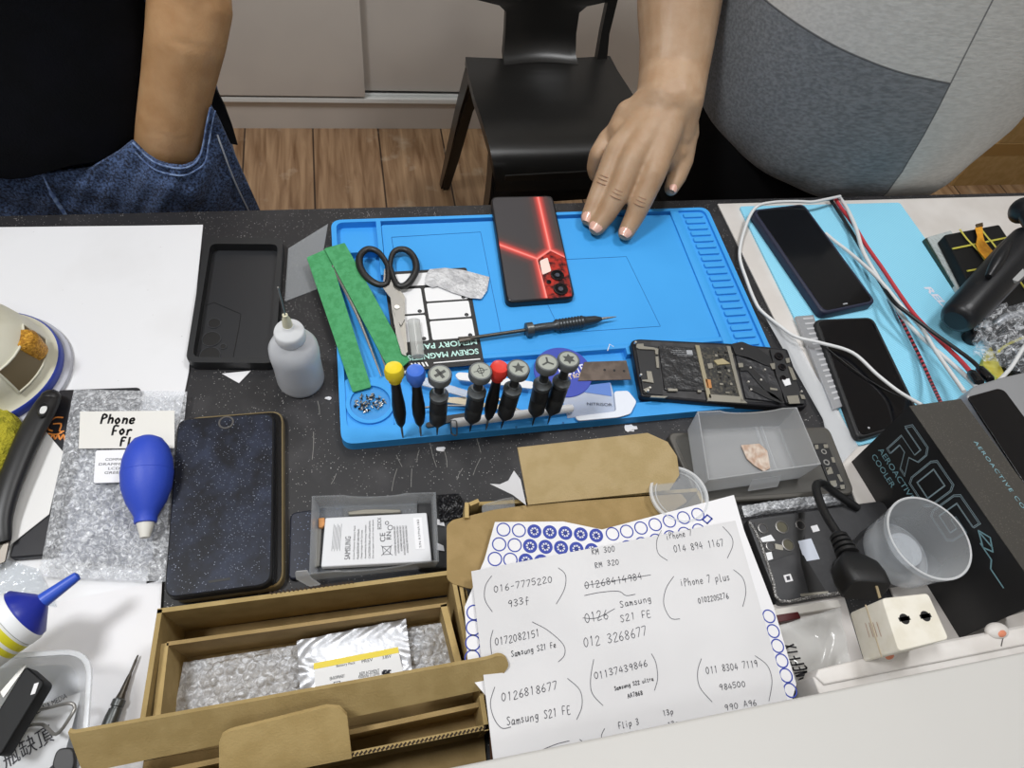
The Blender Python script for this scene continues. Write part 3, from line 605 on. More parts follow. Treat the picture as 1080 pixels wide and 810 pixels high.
def m_bubble(name, lo, hi, scale):
    # crumpled film: white noise paints in milky creases and lamp glints, the rest see-through
    m = clear(name, '#eef0f4', lo, .1, .6, tint='#f0f2f5', bump=1.0, bscale=scale * .8); nt = m.node_tree; mx = nt.nodes['Mix Shader']
    tc = nt.nodes.new('ShaderNodeTexCoord'); n = nt.nodes.new('ShaderNodeTexNoise'); n.inputs['Scale'].default_value = scale; n.inputs['Detail'].default_value = 6; n.inputs['Roughness'].default_value = .7; n.inputs['Distortion'].default_value = 1.2
    r = nt.nodes.new('ShaderNodeValToRGB'); r.color_ramp.elements[0].position = .46; r.color_ramp.elements[1].position = .68; r.color_ramp.elements[0].color = (lo,) * 3 + (1,); r.color_ramp.elements[1].color = (hi,) * 3 + (1,)
    nt.links.new(tc.outputs['Object'], n.inputs['Vector']); nt.links.new(n.outputs['Fac'], r.inputs[0]); nt.links.new(r.outputs[0], mx.inputs[0]); return m
bubm = m_bubble('bubble_film', .32, 1.0, 210)
film = clear('clear_film', '#f4f6f8', .07, .15, .4)
paper = mat('paper', '#e9e8ea', .75, c2='#dfdee0', nscale=5); ink = mat('ink', '#3a3a40', .7); marker = mat('marker_black', '#16151a', .6)
blackp = mat('black_gloss', '#0d0d10', .22, spec=.5); blackm = mat('black_matte', '#1a1a1c', .55, bump=.05); steel = mat('steel', '#9c9a96', .38, .75); dsteel = mat('dark_steel', '#5a554f', .38, .85)
# ------------------------------------------------------------------ phone case
h = .012
t = thing('phone_case', 'empty black soft phone case with three round camera holes beside the dropper bottle', 'phone case', P(246, 320))
out = rpoly(W([(216.5, 250), (298.5, 251), (290, 383), (195.5, 382)], h), .009, 6); inn = rpoly(W([(222, 257), (293, 257.5), (284.5, 377), (203, 376.5)], h), .007, 6)
casem = mat('case_black', '#1d1e20', .5)
bm = B(); wallring(bm, out, inn, h - .001); part('rim', bm, casem, t)
bm = B(); prism(bm, rpoly([p - V((0, 0, h - .0022)) for p in W([(219, 253), (296, 254), (287.5, 380), (199, 379.5)], h)], .008, 6), .0012); part('back', bm, mat('case_inner', '#232427', .42), t)
hol = mat('hole_dark', '#0b0a0a', .5)
for x, y, r in ((226, 341, .0056), (223, 357.5, .0082), (221.5, 374.5, .0088), (235.5, 365.5, .0028)):
    bm = B(); disc(bm, P(x, y, .0026), r, .0004, 24); o = part('camera_hole', bm, hol, t)
    bm = B(); c = P(x, y, .0026); lathe(bm, [(r + .0004, -.0002), (r + .0004, .0004), (r - .0002, .0004), (r - .0002, -.0002)], c, n=24, cap0=False, cap1=False); part('hole_rim', bm, mat('case_edge', '#3a3b3e', .4), o)
bm = B(); tube(bm, W([(217, 322), (226, 319), (254, 331), (252, 345), (245, 381)], .0024), .0003, 6); part('groove', bm, hol, t)
bm = B(); sheet(bm, [P(x, y, .0012) for x, y in [(234, 394), (264.5, 391), (252, 404)]], .0006); solo('paper_scrap', bm, paper, 'small white paper triangle poking out below the black phone case', 'paper scrap')
bm = B(); sheet(bm, [P(x, y, .0009) for x, y in [(346, 236), (304, 262), (300, 318), (334, 305)]], .0002); solo('clear_film', bm, film, 'loose piece of clear film on the black table beside the green strips', 'film')
# ------------------------------------------------------------------ dropper bottle
o = P(318, 401); t = thing('dropper_bottle', 'translucent white dropper bottle with a steel needle standing beside the phone case', 'bottle', o)
bot = clear('bottle_plastic', '#eef0f4', .55, .25, .85, tint='#eceef2')
bm = B(); lathe(bm, [(.0175, 0), (.0205, .002), (.021, .006), (.0205, .03), (.0212, .045), (.0205, .053), (.017, .06), (.0105, .0655), (.009, .068)], o, n=36, cap1=False); part('body', bm, bot, t)
bm = B(); lathe(bm, [(.0188, .001), (.0192, .012)], o, n=32); part('liquid', bm, clear('liquid', '#dfe3ea', .25, .05, .4), t)
bm = B(); lathe(bm, [(.0112, .064), (.0125, .066), (.0125, .074), (.0115, .077), (.006, .0795), (.0045, .083)], o, n=32); part('cap', bm, mat('cap_white', '#eceef0', .4), t)
bm = B(); lathe(bm, [(.0042, .082), (.0036, .09), (.0022, .0945), (.0022, .0965)], o, n=20); part('nozzle', bm, mat('nozzle_cream', '#ddd9bd', .45), t)
bm = B(); tube(bm, [o + V((0, 0, .096)), o + V((0, 0, .13))], .0007, 8); part('needle', bm, steel, t, 'steel needle')
# ------------------------------------------------------------------ domed tip cleaner at the left edge
o = P(-9, 398); t = thing('tip_cleaner', 'off-white domed tip cleaner with brass in its window and a blue band', 'tip cleaner', o)
cream = mat('cream_plastic', '#d9d6c4', .45, c2='#cfcbb6', nscale=30)
def rz(z): return .0565 - .0115 * (z / .05) ** 1.5 if z < .05 else max(.004, .045 - (z - .05) * .9)
bm = B(); lathe(bm, [(.061, 0), (.064, .002), (.064, .007), (.06, .009)], o, n=64); part('foot', bm, mat('foot_grey', '#b9bac2', .5), t)
bm = B(); lathe(bm, [(.0592, .009), (.0597, .010), (.0597, .016), (.0585, .0175)], o, n=64); part('band', bm, mat('band_blue', '#2c3f9c', .45), t, 'blue band')
bm = B(); lathe(bm, [(.058, .0175)] + [(rz(z), z) for z in (.02, .03, .04, .05, .06, .07, .08)] + [(.012, .086)], o, n=64); part('body', bm, cream, t)
def dp(a, z, e=0): a = math.radians(a); return o + V((math.cos(a) * (rz(z) + e), math.sin(a) * (rz(z) + e), z))
def patch(a0, a1, z0, z1, e, n=14):
    bm = B(); lo = [[bm.verts.new(dp(a0 + (a1 - a0) * i / n, z0 + (z1 - z0) * j / 5, e)) for i in range(n + 1)] for j in range(6)]
    for j in range(5):
        for i in range(n): bm.faces.new((lo[j][i], lo[j][i + 1], lo[j + 1][i + 1], lo[j + 1][i]))
    return bm
part('window', patch(-42, 20, .026, .05, .0004), mat('window_brown', '#6f6146', .6), t)
bm = B(); tube(bm, [dp(-42 + 62 * k / 6, .026, .0008) for k in range(7)] + [dp(20, .034, .0008), dp(20, .042, .0008)] + [dp(20 - 62 * k / 6, .05, .0008) for k in range(7)] + [dp(-42, .042, .0008), dp(-42, .034, .0008), dp(-42, .026, .0008)], .0009, 8); part('window_rim', bm, cream, t)
bm = B(); lathe(bm, [(.008, 0), (.0105, .003), (.0105, .021), (.008, .024)], dp(2, .027, -.0065), V((0, 0, 1)), 24); part('brass_coil', bm, mat('brass_wool', '#d9a23a', .45, .5, c2='#a8741f', nscale=500, bump=.8, bscale=700), t, 'brass coil')
bm = B(); ell(bm, P(-16, 470, .014), .026, .034, .016, 4)
rr = random.Random(3)
for v in bm.verts: v.co += V((rr.uniform(-1, 1), rr.uniform(-1, 1), rr.uniform(-1, 1))) * .0009
solo('sponge', bm, mat('sponge_yellow', '#b3a92c', .95, c2='#8f8a1e', nscale=160, bump=1, bscale=500), 'yellow-green sponge at the left edge under the domed tip cleaner', 'sponge')
# ------------------------------------------------------------------ black box, white card, black-handled tool
t = thing('phone_box', 'flat black box with an orange emblem under the bubble wrap pouch', 'box', P(70, 500))
bm = B(); slab(bm, [(61, 411), (148, 408), (120, 580), (8, 589)], .009, .0088, .004, .0012); part('body', bm, mat('box_black', '#1b1b20', .4), t)
org = mat('emblem_orange', '#e08a3c', .5); e6 = Zr(0, 400, 4.5); bm = B()
for ln in ([(300, 182), (262, 182), (232, 208), (228, 236), (250, 246)], [(252, 212), (290, 212), (282, 246), (305, 246)], [(228, 258), (262, 262), (296, 252)], [(240, 282), (252, 262), (262, 284), (275, 262), (286, 286), (300, 262), (308, 288)]):
    tube(bm, W(e6(*ln), .0092), .0007, 6, 3, .4)
part('emblem', bm, org, t, 'orange emblem')
bm = B(); sheet(bm, [P(x, y, .0105) for x, y in e6((215, 245), (300, 345), (232, 640), (30, 800), (-40, 830), (-60, 600))], .0008); solo('white_card', bm, mat('card_white', '#e3e2e0', .6), 'plain white card lying under the black tool handle', 'card')
t = thing('scraper', 'tool with a long black handle and a hanging hole at the left edge', 'tool', P(30, 480))
hm = mat('handle_black', '#1c1c1d', .42)
pts = [P(x, y, h_) for x, y, h_ in ((53, 420, .019), (44, 436, .021), (31, 460, .022), (18, 490, .022), (7, 520, .021), (1, 548, .019), (3, 572, .016))]
bm = B(); tube(bm, pts, lambda s: .0105 * (1 - .25 * (2 * s - 1) ** 4 - .25 * s), 16, 5, .62)
ball(bm, pts[0], .0082, 2); bmesh.ops.scale(bm, vec=(1, 1, .7), space=Matrix.Translation(-pts[0]), verts=bm.verts[-42:]); part('handle', bm, hm, t)
bm = B(); c = P(45.5, 432, .0288); lathe(bm, [(.0052, 0), (.0042, .0012), (.003, -.001)], c, n=20, cap0=False, cap1=False); bmesh.ops.scale(bm, vec=(.8, 1.3, 1), space=Matrix.Translation(-c), verts=bm.verts); o = part('hole_rim', bm, hm, t)
bm = B(); disc(bm, c + V((0, 0, -.0004)), .0036, .0004, 16); part('hanging_hole', bm, mat('hole_light', '#d8d8d6', .6), t)
bm = B(); sheet(bm, [P(-6, 556, .016), P(12, 560, .016), P(5, 592, .012), P(-12, 600, .012)], .0015); part('blade', bm, dsteel, t)
# ------------------------------------------------------------------ bubble wrap pouch with its labels
t = thing('bubble_wrap_pouch', 'clear bubble wrap pouch with a handwritten card under the blue air blower', 'bubble wrap', P(120, 510))
bm = B(); bubble(bm, [(77, 410), (197, 412), (176, 613), (40, 607)], .011, .0068, .002, 170, 260, 1, .0013); part('wrap', bm, bubm, t)
bm = B(); slab(bm, [(92, 440), (176, 440), (160, 596), (62, 592)], .0095, .004, .004); part('packed_screen', bm, mat('packed_grey', '#a9aab0', .5, c2='#6f727c', nscale=30), t, 'grey screen packed inside')
q = [(84.5, 434), (184, 433), (184, 472.5), (83, 473)]
bm = B(); slab(bm, q, .0188, .0006); c1 = part('card', bm, mat('card_cream', '#e2e0da', .7), t)
bm = B(); rp = random.Random(5)
for s, x0, x1, y, hp in (('Phone', 104, 142, 447, 9), ('For', 116, 139, 459, 9), ('Fl', 125, 139, 470, 8)): write(bm, s, P(x0, y, .0188), P(x1, y - .6, .0188), .0082 * hp / 9, .0016, rnd=rp, slant=0)
part('handwriting', bm, marker, c1, 'black marker handwriting')
bm = B(); slab(bm, [(101, 475), (145, 474), (145, 508), (98.5, 509.5)], .0186, .0005, .002); c2_ = part('sticker', bm, mat('sticker_white', '#ededf0', .6), t)
bm = B()
for s, x0, x1, y in (('COMPATIBLE', 111, 140, 486), ('DRAMMER ST', 104, 142, 491), ('LCD FOR', 114, 141, 495.5), ('GREEN', 110, 130, 500)): merge(bm, type_mesh(s, P(x0, y, .0186), P(x1, y - .4, .0186), V((0, 0, 1)), .0022))
part('print', bm, ink, c2_)
bm = B(); sheet(bm, [P(0, 588, .0045), P(40, 600, .0045), P(60, 640, .0045), P(18, 634, .0045), P(-10, 640, .0045)], .0002); solo('plastic_wrap', bm, clear('wrap_film', '#eef0f2', .2, .1, .5, bump=1, bscale=120), 'crumpled clear plastic wrap below the white card', 'wrap')
# ------------------------------------------------------------------ air blower
A_, E_ = P(156.5, 460, .037), P(153, 567, .024); ax = E_ - A_; L = ax.length
t = thing('air_blower', 'blue rubber air blower bulb with a white nozzle lying on bubble wrap', 'air blower', P(155, 505, .016))
KB = .72
blue = mat('rubber_blue', '#2f4cc0', .5, bump=.08, bscale=600)
bm = B(); lathe(bm, [(r_ * KB, z_ * L) for r_, z_ in ((.0007, 0), (.008, .008), (.0145, .04), (.0205, .12), (.0245, .24), (.0258, .38), (.0242, .53), (.0195, .66), (.0135, .76), (.0112, .80), (.0108, .86), (.0098, .865))], A_, ax, 40); part('bulb', bm, blue, t)
bm = B(); lathe(bm, [(.0062, .855 * L), (.0062, .87 * L), (.0038, .98 * L), (.0035, L), (.0016, L), (.0016, .97 * L)], A_, ax, 24); part('nozzle', bm, mat('nozzle_white', '#dcdad2', .5), t, 'white nozzle')
bm = B(); c = A_ + ax * .37; lathe(bm, [(.0184, -.0003), (.0187, 0), (.0184, .0003)], c, ax, 40, False, False); part('mould_seam', bm, blue, t)
# ------------------------------------------------------------------ the two stacked phones
scr = speck('scratched_glass', '#11131c', '#9aa2b4', 520, .19, .45, big=('#2b3245', 60, .4, .75)); scr.node_tree.nodes['Principled BSDF'].inputs['Specular IOR Level'].default_value = .25
t = thing('phone', 'gold-edged phone lying under the big scratched black phone', 'phone', P(240, 535))
bm = B(); slab(bm, [(196, 440), (298.5, 432), (299, 618), (178, 634)], .0105, .0103, .011, .002); part('frame', bm, mat('gold_frame', '#b3a078', .35, .6), t, 'gold frame')
bm = B(); slab(bm, [(197.5, 442), (296.8, 434), (297, 616.5), (180, 632)], .0109, .0006, .0105, .0002); part('screen', bm, blackp, t)
t = thing('phone', 'big black phone with a scratched dusty screen and round home button, topmost of two', 'phone', P(238, 535, .0111))
qb = [(187, 441.5), (289.5, 434.5), (287, 617), (172, 632)]
bm = B(); slab(bm, qb, .020, .0085, .01, .002, 6); part('body', bm, blackm, t)
bm = B(); slab(bm, [(188.5, 443.2), (287.5, 436.4), (284.8, 615.3), (174, 629.8)], .0203, .0006, .009, .0002, 6); part('screen', bm, scr, t, 'scratched dusty glass')
bm = B(); c = P(238.5, 445.5, .0205); lathe(bm, [(.0062, 0), (.0062, .0003), (.0048, .0003), (.0048, 0)], c, n=28, cap0=False, cap1=False); part('home_button', bm, mat('ring_grey', '#6e6c6a', .3, .6), t)
bm = B(); sheet(bm, [P(219.5, 612.5, .0205), P(242.5, 609, .0205), P(242.8, 611.5, .0205), P(220, 615, .0205)], .0002); part('earpiece', bm, hol, t)
# ------------------------------------------------------------------ white paper and bottle bottom left
bm = B(); sheet(bm, [P(x, y, .0034) for x, y in [(52, 637), (171, 612), (166, 700), (150, 812), (-40, 830), (-40, 700)]], .0007); solo('paper_sheet', bm, paper, 'blank white paper sheet lying under the clear container and slim screwdriver', 'paper')
A_, C_ = P(83, 606.5, .062), P(-40, 694, .058); ax = C_ - A_; KS = .72
t = thing('solvent_bottle', 'yellow and white bottle with a blue pointed cap at the left edge', 'bottle', P(10, 680))
bm = B(); lathe(bm, [(.0012, 0), (.003, .0008), (.0034, .004), (.0048, .0235)], A_, ax, 28); part('spout', bm, mat('spout_blue', '#2f55c4', .4), t)
bm = B(); lathe(bm, [(.0048, .0235), (.006, .0242), (.0172, .0335), (.0175, .036)], A_, ax, 40); part('cap', bm, mat('cap_blue', '#22309c', .35), t)
bm = B(); lathe(bm, [(.0176, .0355), (.0184, .037), (.0184, .0425), (.0178, .043)], A_, ax, 40); part('collar', bm, mat('cap_white', '#eceef0', .4), t)
yel = mat('bottle_yellow', '#d8cf2c', .35); bwh = mat('bottle_white', '#e2e3df', .35)
bm = B(); zz = [(.043, 0), (.0445, 1), (.049, 1), (.0491, 0), (.051, 0), (.0511, 1), (.0545, 1), (.0546, 0), (.076, 0), (.0761, 1), (.11, 1)]
for (a, ma), (b_, mb) in zip(zz, zz[1:]): lathe(bm, [(.0181, a), (.0181, b_)], A_, ax, 40, False, False, mi=ma)
part('body', bm, [bwh, yel], t)
s_ = ax.normalized(); up = V((0, 0, 1)); up = (up - s_ * up.dot(s_)).normalized(); sd = s_.cross(up)
bm = B()
for k, (txt, a0, off) in enumerate((('APPLY SMALL', .058, .25), ('AMOUNT TO GLUE', .062, .25), ('REMOVE WITH', .066, .25), ('SCRAPER', .070, .25))):
    nrm = (up * math.cos(off) - sd * math.sin(off)).normalized(); tx = sd * math.cos(off) + up * math.sin(off)
    cc = A_ + s_ * a0 + nrm * .0183; dirx = nrm.cross(-s_ * -1)
    merge(bm, type_mesh(txt, cc - tx * .008, cc + tx * .006, nrm, .0022))
part('print', bm, ink, t)
# ------------------------------------------------------------------ clear container with bits in it
t = thing('plastic_container', 'open clear plastic container with rounded corners in the near left corner', 'container', P(20, 760))
ctm = clear('container_plastic', '#f0f2f4', .12, .15, .55)
hc = .047; out = rpoly(W([(-60, 694), (98, 683), (88, 835), (-80, 850)], hc), .018, 6); inn = rpoly(W([(-56, 699), (93, 688.5), (83.5, 830), (-76, 845)], hc), .016, 6)
bm = B(); wallring(bm, out, inn, .003); part('rim', bm, clear('container_rim', '#f4f5f6', .25, .2, .6), t)
bo = rpoly(W([(-50, 706), (84, 699), (78, 842), (-70, 855)], .004), .015, 6)
bm = B(); rings(bm, [bo, inn], True, False); part('tub', bm, ctm, t)
z7 = Zr(0, 570, 3.375)
bm = B(); sheet(bm, [P(x, y, .012) for x, y in z7((-60, 830), (120, 590), (290, 540), (230, 760), (120, 860))], .0006); cc = solo('printed_card', bm, mat('card_grey', '#c9cacc', .6), 'grey printed card lying in the clear plastic container', 'card')
bm = B(); merge(bm, type_mesh('瓶缺頂', P(*z7((20, 815))[0], .0123), P(*z7((195, 712))[0], .0123), V((0, 0, 1)), .012)); merge(bm, type_mesh('MANZANA MEDIA', P(*z7((90, 640))[0], .0123), P(*z7((240, 560))[0], .0123), V((0, 0, 1)), .0035)); part('print', bm, ink, cc)
t = thing('battery_pack', 'black rectangular pack with a bare metal edge in the clear plastic container', 'battery', P(20, 740, .02))
bm = B(); slab(bm, z7((-90, 740), (92, 445), (160, 505), (0, 770)), .042, .012, .003, .001); part('body', bm, mat('pack_black', '#0c0d0f', .55, spec=.3), t)
bm = B(); slab(bm, z7((0, 540), (86, 440), (94, 446), (12, 560)), .0428, .0006); part('metal_edge', bm, steel, t, 'bright metal edge')
bm = B(); slab(bm, z7((122, 510), (138, 505), (124, 545), (108, 550)), .0424, .0004); part('sticker', bm, paper, t)
bm = B(); tube(bm, [P(x, y, h_) for (x, y), h_ in zip(z7((70, 665), (150, 655), (200, 690), (255, 620), (265, 590), (240, 580), (150, 600), (110, 598)), (.018, .02, .024, .03, .03, .03, .024, .02))], .0011, 8, 5); solo('wire_clip', bm, steel, 'bent silver wire in the clear plastic container', 'wire')
bm = B(); slab(bm, z7((180, 810), (200, 740), (262, 735), (268, 800), (240, 850)), .018, .012, .004, .001); solo('rubber_bit', bm, mat('rubber_dark', '#2a292a', .5), 'dark rounded block in the clear plastic container under the box flap', 'block')
# ------------------------------------------------------------------ slim screwdriver
A_, C_ = P(145.5, 691, .0062), P(112, 772, .009); ax = C_ - A_; L = ax.length
t = thing('screwdriver', 'slim steel precision screwdriver lying on paper left of the brown box', 'screwdriver', P(130, 730, .0035))
bm = B(); lathe(bm, [(.0005, 0), (.0009, .004), (.0009, .25 * L), (.0014, .3 * L), (.0022, .5 * L), (.003, .58 * L)], A_, ax, 16); part('shaft', bm, dsteel, t)
bm = B(); lathe(bm, [(.003, .58 * L), (.0042, .6 * L), (.0042, .68 * L), (.0034, .69 * L), (.0034, .71 * L), (.0042, .72 * L), (.0046, .82 * L), (.0046, L)], A_, ax, 20); part('handle', bm, mat('gunmetal', '#5e605f', .35, .7), t)
bm = B(); rs_ = random.Random(31)
for x, y in ((421, 486), (441, 481), (457, 480), (416, 506), (434, 504), (485, 500), (503, 492), (470, 484), (505, 470), (330, 470), (336, 430), (352, 505)):
    a = rs_.uniform(-.5, .5); L_ = rs_.uniform(5, 15); ribbon(bm, smooth_path(W([(x + a * L_, y - L_), (x + rs_.uniform(-1, 1), y), (x - a * L_, y + L_)], .0003), 3), .0005, V((0, 0, 1)))
part('scratch_mark', bm, mat('scratch_grey', '#85837f', .7), tb, 'pale scratches in the black stone', kind='stuff')
# ================================================================== blue silicone repair mat
HM = .0095          # its working surface
matb = mat('mat_blue', '#3fa2ea', .55, spec=.35, c2='#3a9ce4', nscale=6); matd = mat('mat_line', '#1f6cae', .6)
t = thing('repair_mat', 'blue silicone repair mat with raised compartments and ruler notches', 'mat', P(560, 340))
q = Quad([(349, 232), (746, 218.5), (838.5, 424), (360, 469)], .0115)
bm = B(); q.rect(bm, 0, 0, 1, 1, -.0085, .003, .012, .0005, n=6); part('base', bm, matb, t)
out = rpoly([q.p(0, 0), q.p(1, 0), q.p(1, 1), q.p(0, 1)], .012, 6); inn = rpoly([q.p(.012, .016), q.p(.988, .016), q.p(.988, .945), q.p(.012, .945)], .008, 6)
bm = B(); wallring(bm, out, inn, .0095); part('rim', bm, matb, t)
bm = B(); q.rect(bm, .118, .03, .885, .69, HM - .0115, .0055, .003, .0004); wk = part('work_area', bm, matb, t)
bm = B()
for uv in ([(.14, .1), (.36, .09), (.36, .6), (.15, .63)], [(.46, .26), (.72, .26), (.745, .62), (.50, .62)]):
    tube(bm, [q.p(u, v, HM - .0115 + .0001) for u, v in uv + uv[:1]], .00035, 6)
part('engraved_line', bm, matd, wk)
bm = B(); q.rect(bm, .106, .016, .117, .30, 0, .0085); part('divider', bm, matb, t)
bm = B(); q.rect(bm, .012, .165, .106, .18, 0, .0085); part('divider', bm, matb, t)
bm = B(); q.rect(bm, .106, .69, .905, .71, -.001, .0085, 0, .0004); part('divider', bm, matb, t)
bm = B(); q.rect(bm, .886, .016, .91, .945, -.0002, .0085, 0, .0004); part('divider', bm, matb, t)
bm = B(); q.rect(bm, .106, .71, .118, .945, 0, .0085); part('divider', bm, matb, t)
bm = B(); q.rect(bm, .012, .75, .106, .945, -.002, .0065, .004); part('dish_block', bm, matb, t)
bm = B(); q.ring(bm, .061, .855, .0215, .0035, .0008, .004, 40); dsh = part('dish_rim', bm, matb, t)
bm = B(); q.disc(bm, .061, .855, .0182, -.0017, .0006, 40); part('dish_floor', bm, mat('mat_blue_deep', '#338fd4', .45), dsh)
bm = B(); q.rect(bm, .91, .016, .988, .945, -.003, .005); part('ruler_bed', bm, matb, t)
for i in range(25):
    v = .03 + .9 * i / 25
    bm = B(); q.rect(bm, .922, v, .978, v + .024, -.0005, .003, .002, .0005); part('ruler_notch', bm, matb, t)
for i in range(7):
    v = .715 + .032 * i
    bm = B(); q.rect(bm, .15, v, .166, v + .02, -.0035, .005, .001); part('slot_step', bm, matb, t)
bm = B(); q.rect(bm, .5, .72, .512, .9, -.002, .006); part('divider', bm, matb, t)
bm = B(); q.rect(bm, .64, .71, .652, .74, 0, .0085); part('divider', bm, matb, t)
bm = B(); q.rect(bm, .70, .82, .712, .945, 0, .0085); part('divider', bm, matb, t)
bm = B(); q.rect(bm, .712, .80, .905, .945, -.0012, .007); part('tray_shelf', bm, matb, t)
for x, y in ((544.5, 450.5), (594, 446), (476, 456.5), (610, 444.3)): bm = B(); disc(bm, P(x, y, .0116), .0011, .0004, 12); part('driver_hole', bm, matd, t)
# loose screws in the dish
bm = B(); rs = random.Random(11); c0 = q.p(.058, .855, -.0015)
for i in range(70):
    a, r = rs.uniform(0, 2 * PI), .0125 * math.sqrt(rs.random()); p = c0 + V((math.cos(a) * r * 1.1, math.sin(a) * r * .75, .0012 + rs.random() * .005 * (1 - r / .0135)))
    d = V((rs.uniform(-1, 1), rs.uniform(-1, 1), rs.uniform(-.5, .9))); d.normalize()
    lathe(bm, [(.0011, 0), (.0011, .0005), (.0005, .0007), (.0005, .0024)], p, d, 8, mi=i % 3)
solo('loose_screws', bm, [steel, mat('screw_dark', '#3b3835', .4, .7), mat('screw_light', '#dcd9d2', .3, .7)], 'heap of tiny loose screws in the round dish of the blue mat', 'screws', kind='stuff')
# ------------------------------------------------------------------ red and black phone
def segdist_mat(name, segs, origin, stops, basec):
    m, nt, b = base(name); L = nt.links.new; N = nt.nodes.new; tc = N('ShaderNodeTexCoord'); last = None
    def vm(op, a, c=None):
        n = N('ShaderNodeVectorMath'); n.operation = op
        for i, v in enumerate((a, c)):
            if v is None: continue
            if hasattr(v, 'links'): L(v, n.inputs[i])
            else: n.inputs[i].default_value = v
        return n
    for A_, B_ in segs:
        A_, B_ = A_ - origin, B_ - origin; A_.z = B_.z = 0; d = B_ - A_
        flat = vm('MULTIPLY', tc.outputs['Object'], (1, 1, 0)).outputs[0]
        r = vm('SUBTRACT', flat, tuple(A_)).outputs[0]; dt = vm('DOT_PRODUCT', r, tuple(d / d.length_squared)).outputs['Value']
        cl_ = N('ShaderNodeClamp'); L(dt, cl_.inputs[0]); sc = N('ShaderNodeVectorMath'); sc.operation = 'SCALE'; sc.inputs[0].default_value = tuple(d); L(cl_.outputs[0], sc.inputs['Scale'])
        ds = vm('DISTANCE', r, sc.outputs[0]).outputs['Value']
        if last is None: last = ds
        else:
            mn = N('ShaderNodeMath'); mn.operation = 'MINIMUM'; L(last, mn.inputs[0]); L(ds, mn.inputs[1]); last = mn.outputs[0]
    mr = N('ShaderNodeMapRange'); mr.inputs['From Max'].default_value = .02; L(last, mr.inputs[0])
    r = N('ShaderNodeValToRGB'); e = r.color_ramp.elements
    e[0].position, e[0].color = stops[0][0], lin(stops[0][1]); e[1].position, e[1].color = stops[-1][0], lin(stops[-1][1])
    for p_, c_ in stops[1:-1]: x = e.new(p_); x.color = lin(c_)
    L(mr.outputs[0], r.inputs[0]); L(r.outputs[0], b.inputs['Base Color']); b.inputs['Roughness'].default_value = .45; return m
z8 = Zr(480, 190, 4.909); hp = HM + .0088
o = P(560, 262, HM); t = thing('phone', 'phone with a black and red printed back lying on the blue mat', 'phone', o)
bk = [(517.5, 207), (583, 205.5), (607, 313.5), (534.5, 319)]
bm = B(); slab(bm, bk, hp, .0086, .0085, .0022, 6); part('frame', bm, mat('frame_black', '#141418', .35), t)
S = lambda a, b_: (P(*z8(a)[0], hp), P(*z8(b_)[0], hp))
pm = segdist_mat('red_pattern_back', [S((428, 86), (492, 362)), S((232, 336), (425, 408)), S((425, 408), (492, 362)), S((425, 408), (476, 622)), S((492, 362), (572, 402))], o, [(0, '#ff9a90'), (.06, '#e8564c'), (.16, '#b03a35'), (.34, '#5c3231'), (.62, '#3a3233'), (1, '#363336')], None)  # red gradient lines are the printed design of the back
bm = B(); slab(bm, [(519, 208.6), (581.6, 207.2), (605, 312.2), (536, 317.2)], hp + .0004, .0006, .0078, .0002, 6); pb = part('back_panel', bm, pm, t, 'red and black patterned back')
bm = B(); slab(bm, z8((428, 412), (494, 366), (574, 404), (606, 600), (482, 612)), hp + .0009, .0006, .0012, .0002); cw = part('camera_island', bm, mat('island_red', '#b4352c', .18, c2='#3a1b1e', nscale=120, lo=.42, hi=.6), t)
bm = B(); sheet(bm, [P(*p, hp + .0011) for p in z8((438, 418), (478, 400), (498, 470), (452, 490))], .0002, .002); part('flash_patch', bm, mat('flash_pale', '#f6dcd2', .15, spec=.9), cw, 'pale bright flash patch')
for (x, y), r in (((530, 490), .0072), ((547, 562), .0078), ((486, 525), .0025)):
    c = P(*z8((x, y))[0], hp + .0022); bm = B(); lathe(bm, [(r, -.0014), (r, 0), (r * .8, .0001), (r * .78, -.0004)], c, n=28, cap1=False); ln = part('lens_ring', bm, mat('lens_ring', '#2a2628', .25, .6), cw)
    bm = B(); disc(bm, c + V((0, 0, -.0003)), r * .78, .0003, 24); g = part('lens', bm, mat('lens_glass', '#0a0b10', .08), ln)
    if r > .005: bm = B(); disc(bm, c + V((0, 0, .00005)), r * .36, .0003, 16); part('lens_core', bm, mat('lens_core', '#4a4d58', .1), ln)
# ------------------------------------------------------------------ green sanding strips and tweezers
grn = mat('sand_green', '#3f9159', .8, c2='#4c9f68', nscale=200, bump=.4, bscale=900); z6 = Zr(180, 225, 4.5)
s1 = [P(323.5, 271.5, .014), P(345.5, 262, .014), P(391.5, 408, .0135), P(372, 413.5, .0135)]; s2 = [P(342, 262, .0165), P(363.5, 256, .0165), P(432, 380, .015), P(414, 396, .015)]
bm = B(); sheet(bm, s1, .002, .0015); solo('sanding_strip', bm, grn, 'green sanding strip nearer the dropper bottle, reaching toward the screw dish', 'sanding strip', 'green sanding strips on the blue mat')
bm = B(); sheet(bm, s2, .002, .0015); solo('sanding_strip', bm, grn, 'green sanding strip nearer the scissors, reaching to the yellow-capped screwdriver', 'sanding strip', 'green sanding strips on the blue mat')
t = thing('tweezers', 'thin silver tweezers lying between the two green sanding strips', 'tweezers', P(385, 350, HM))
for a, b_, c in (((352, 282), (378, 335), (402, 397)), ((353, 281), (386, 333), (409, 394))):
    bm = B(); tube(bm, [P(*a, .0125), P(*b_, .0135), P(*c, .012)], lambda s: .0024 * (1 - .75 * s), 8, 6, .5); part('arm', bm, steel, t)
bm = B(); ball(bm, P(352.5, 281.5, .0125), .003); part('joint', bm, steel, t)
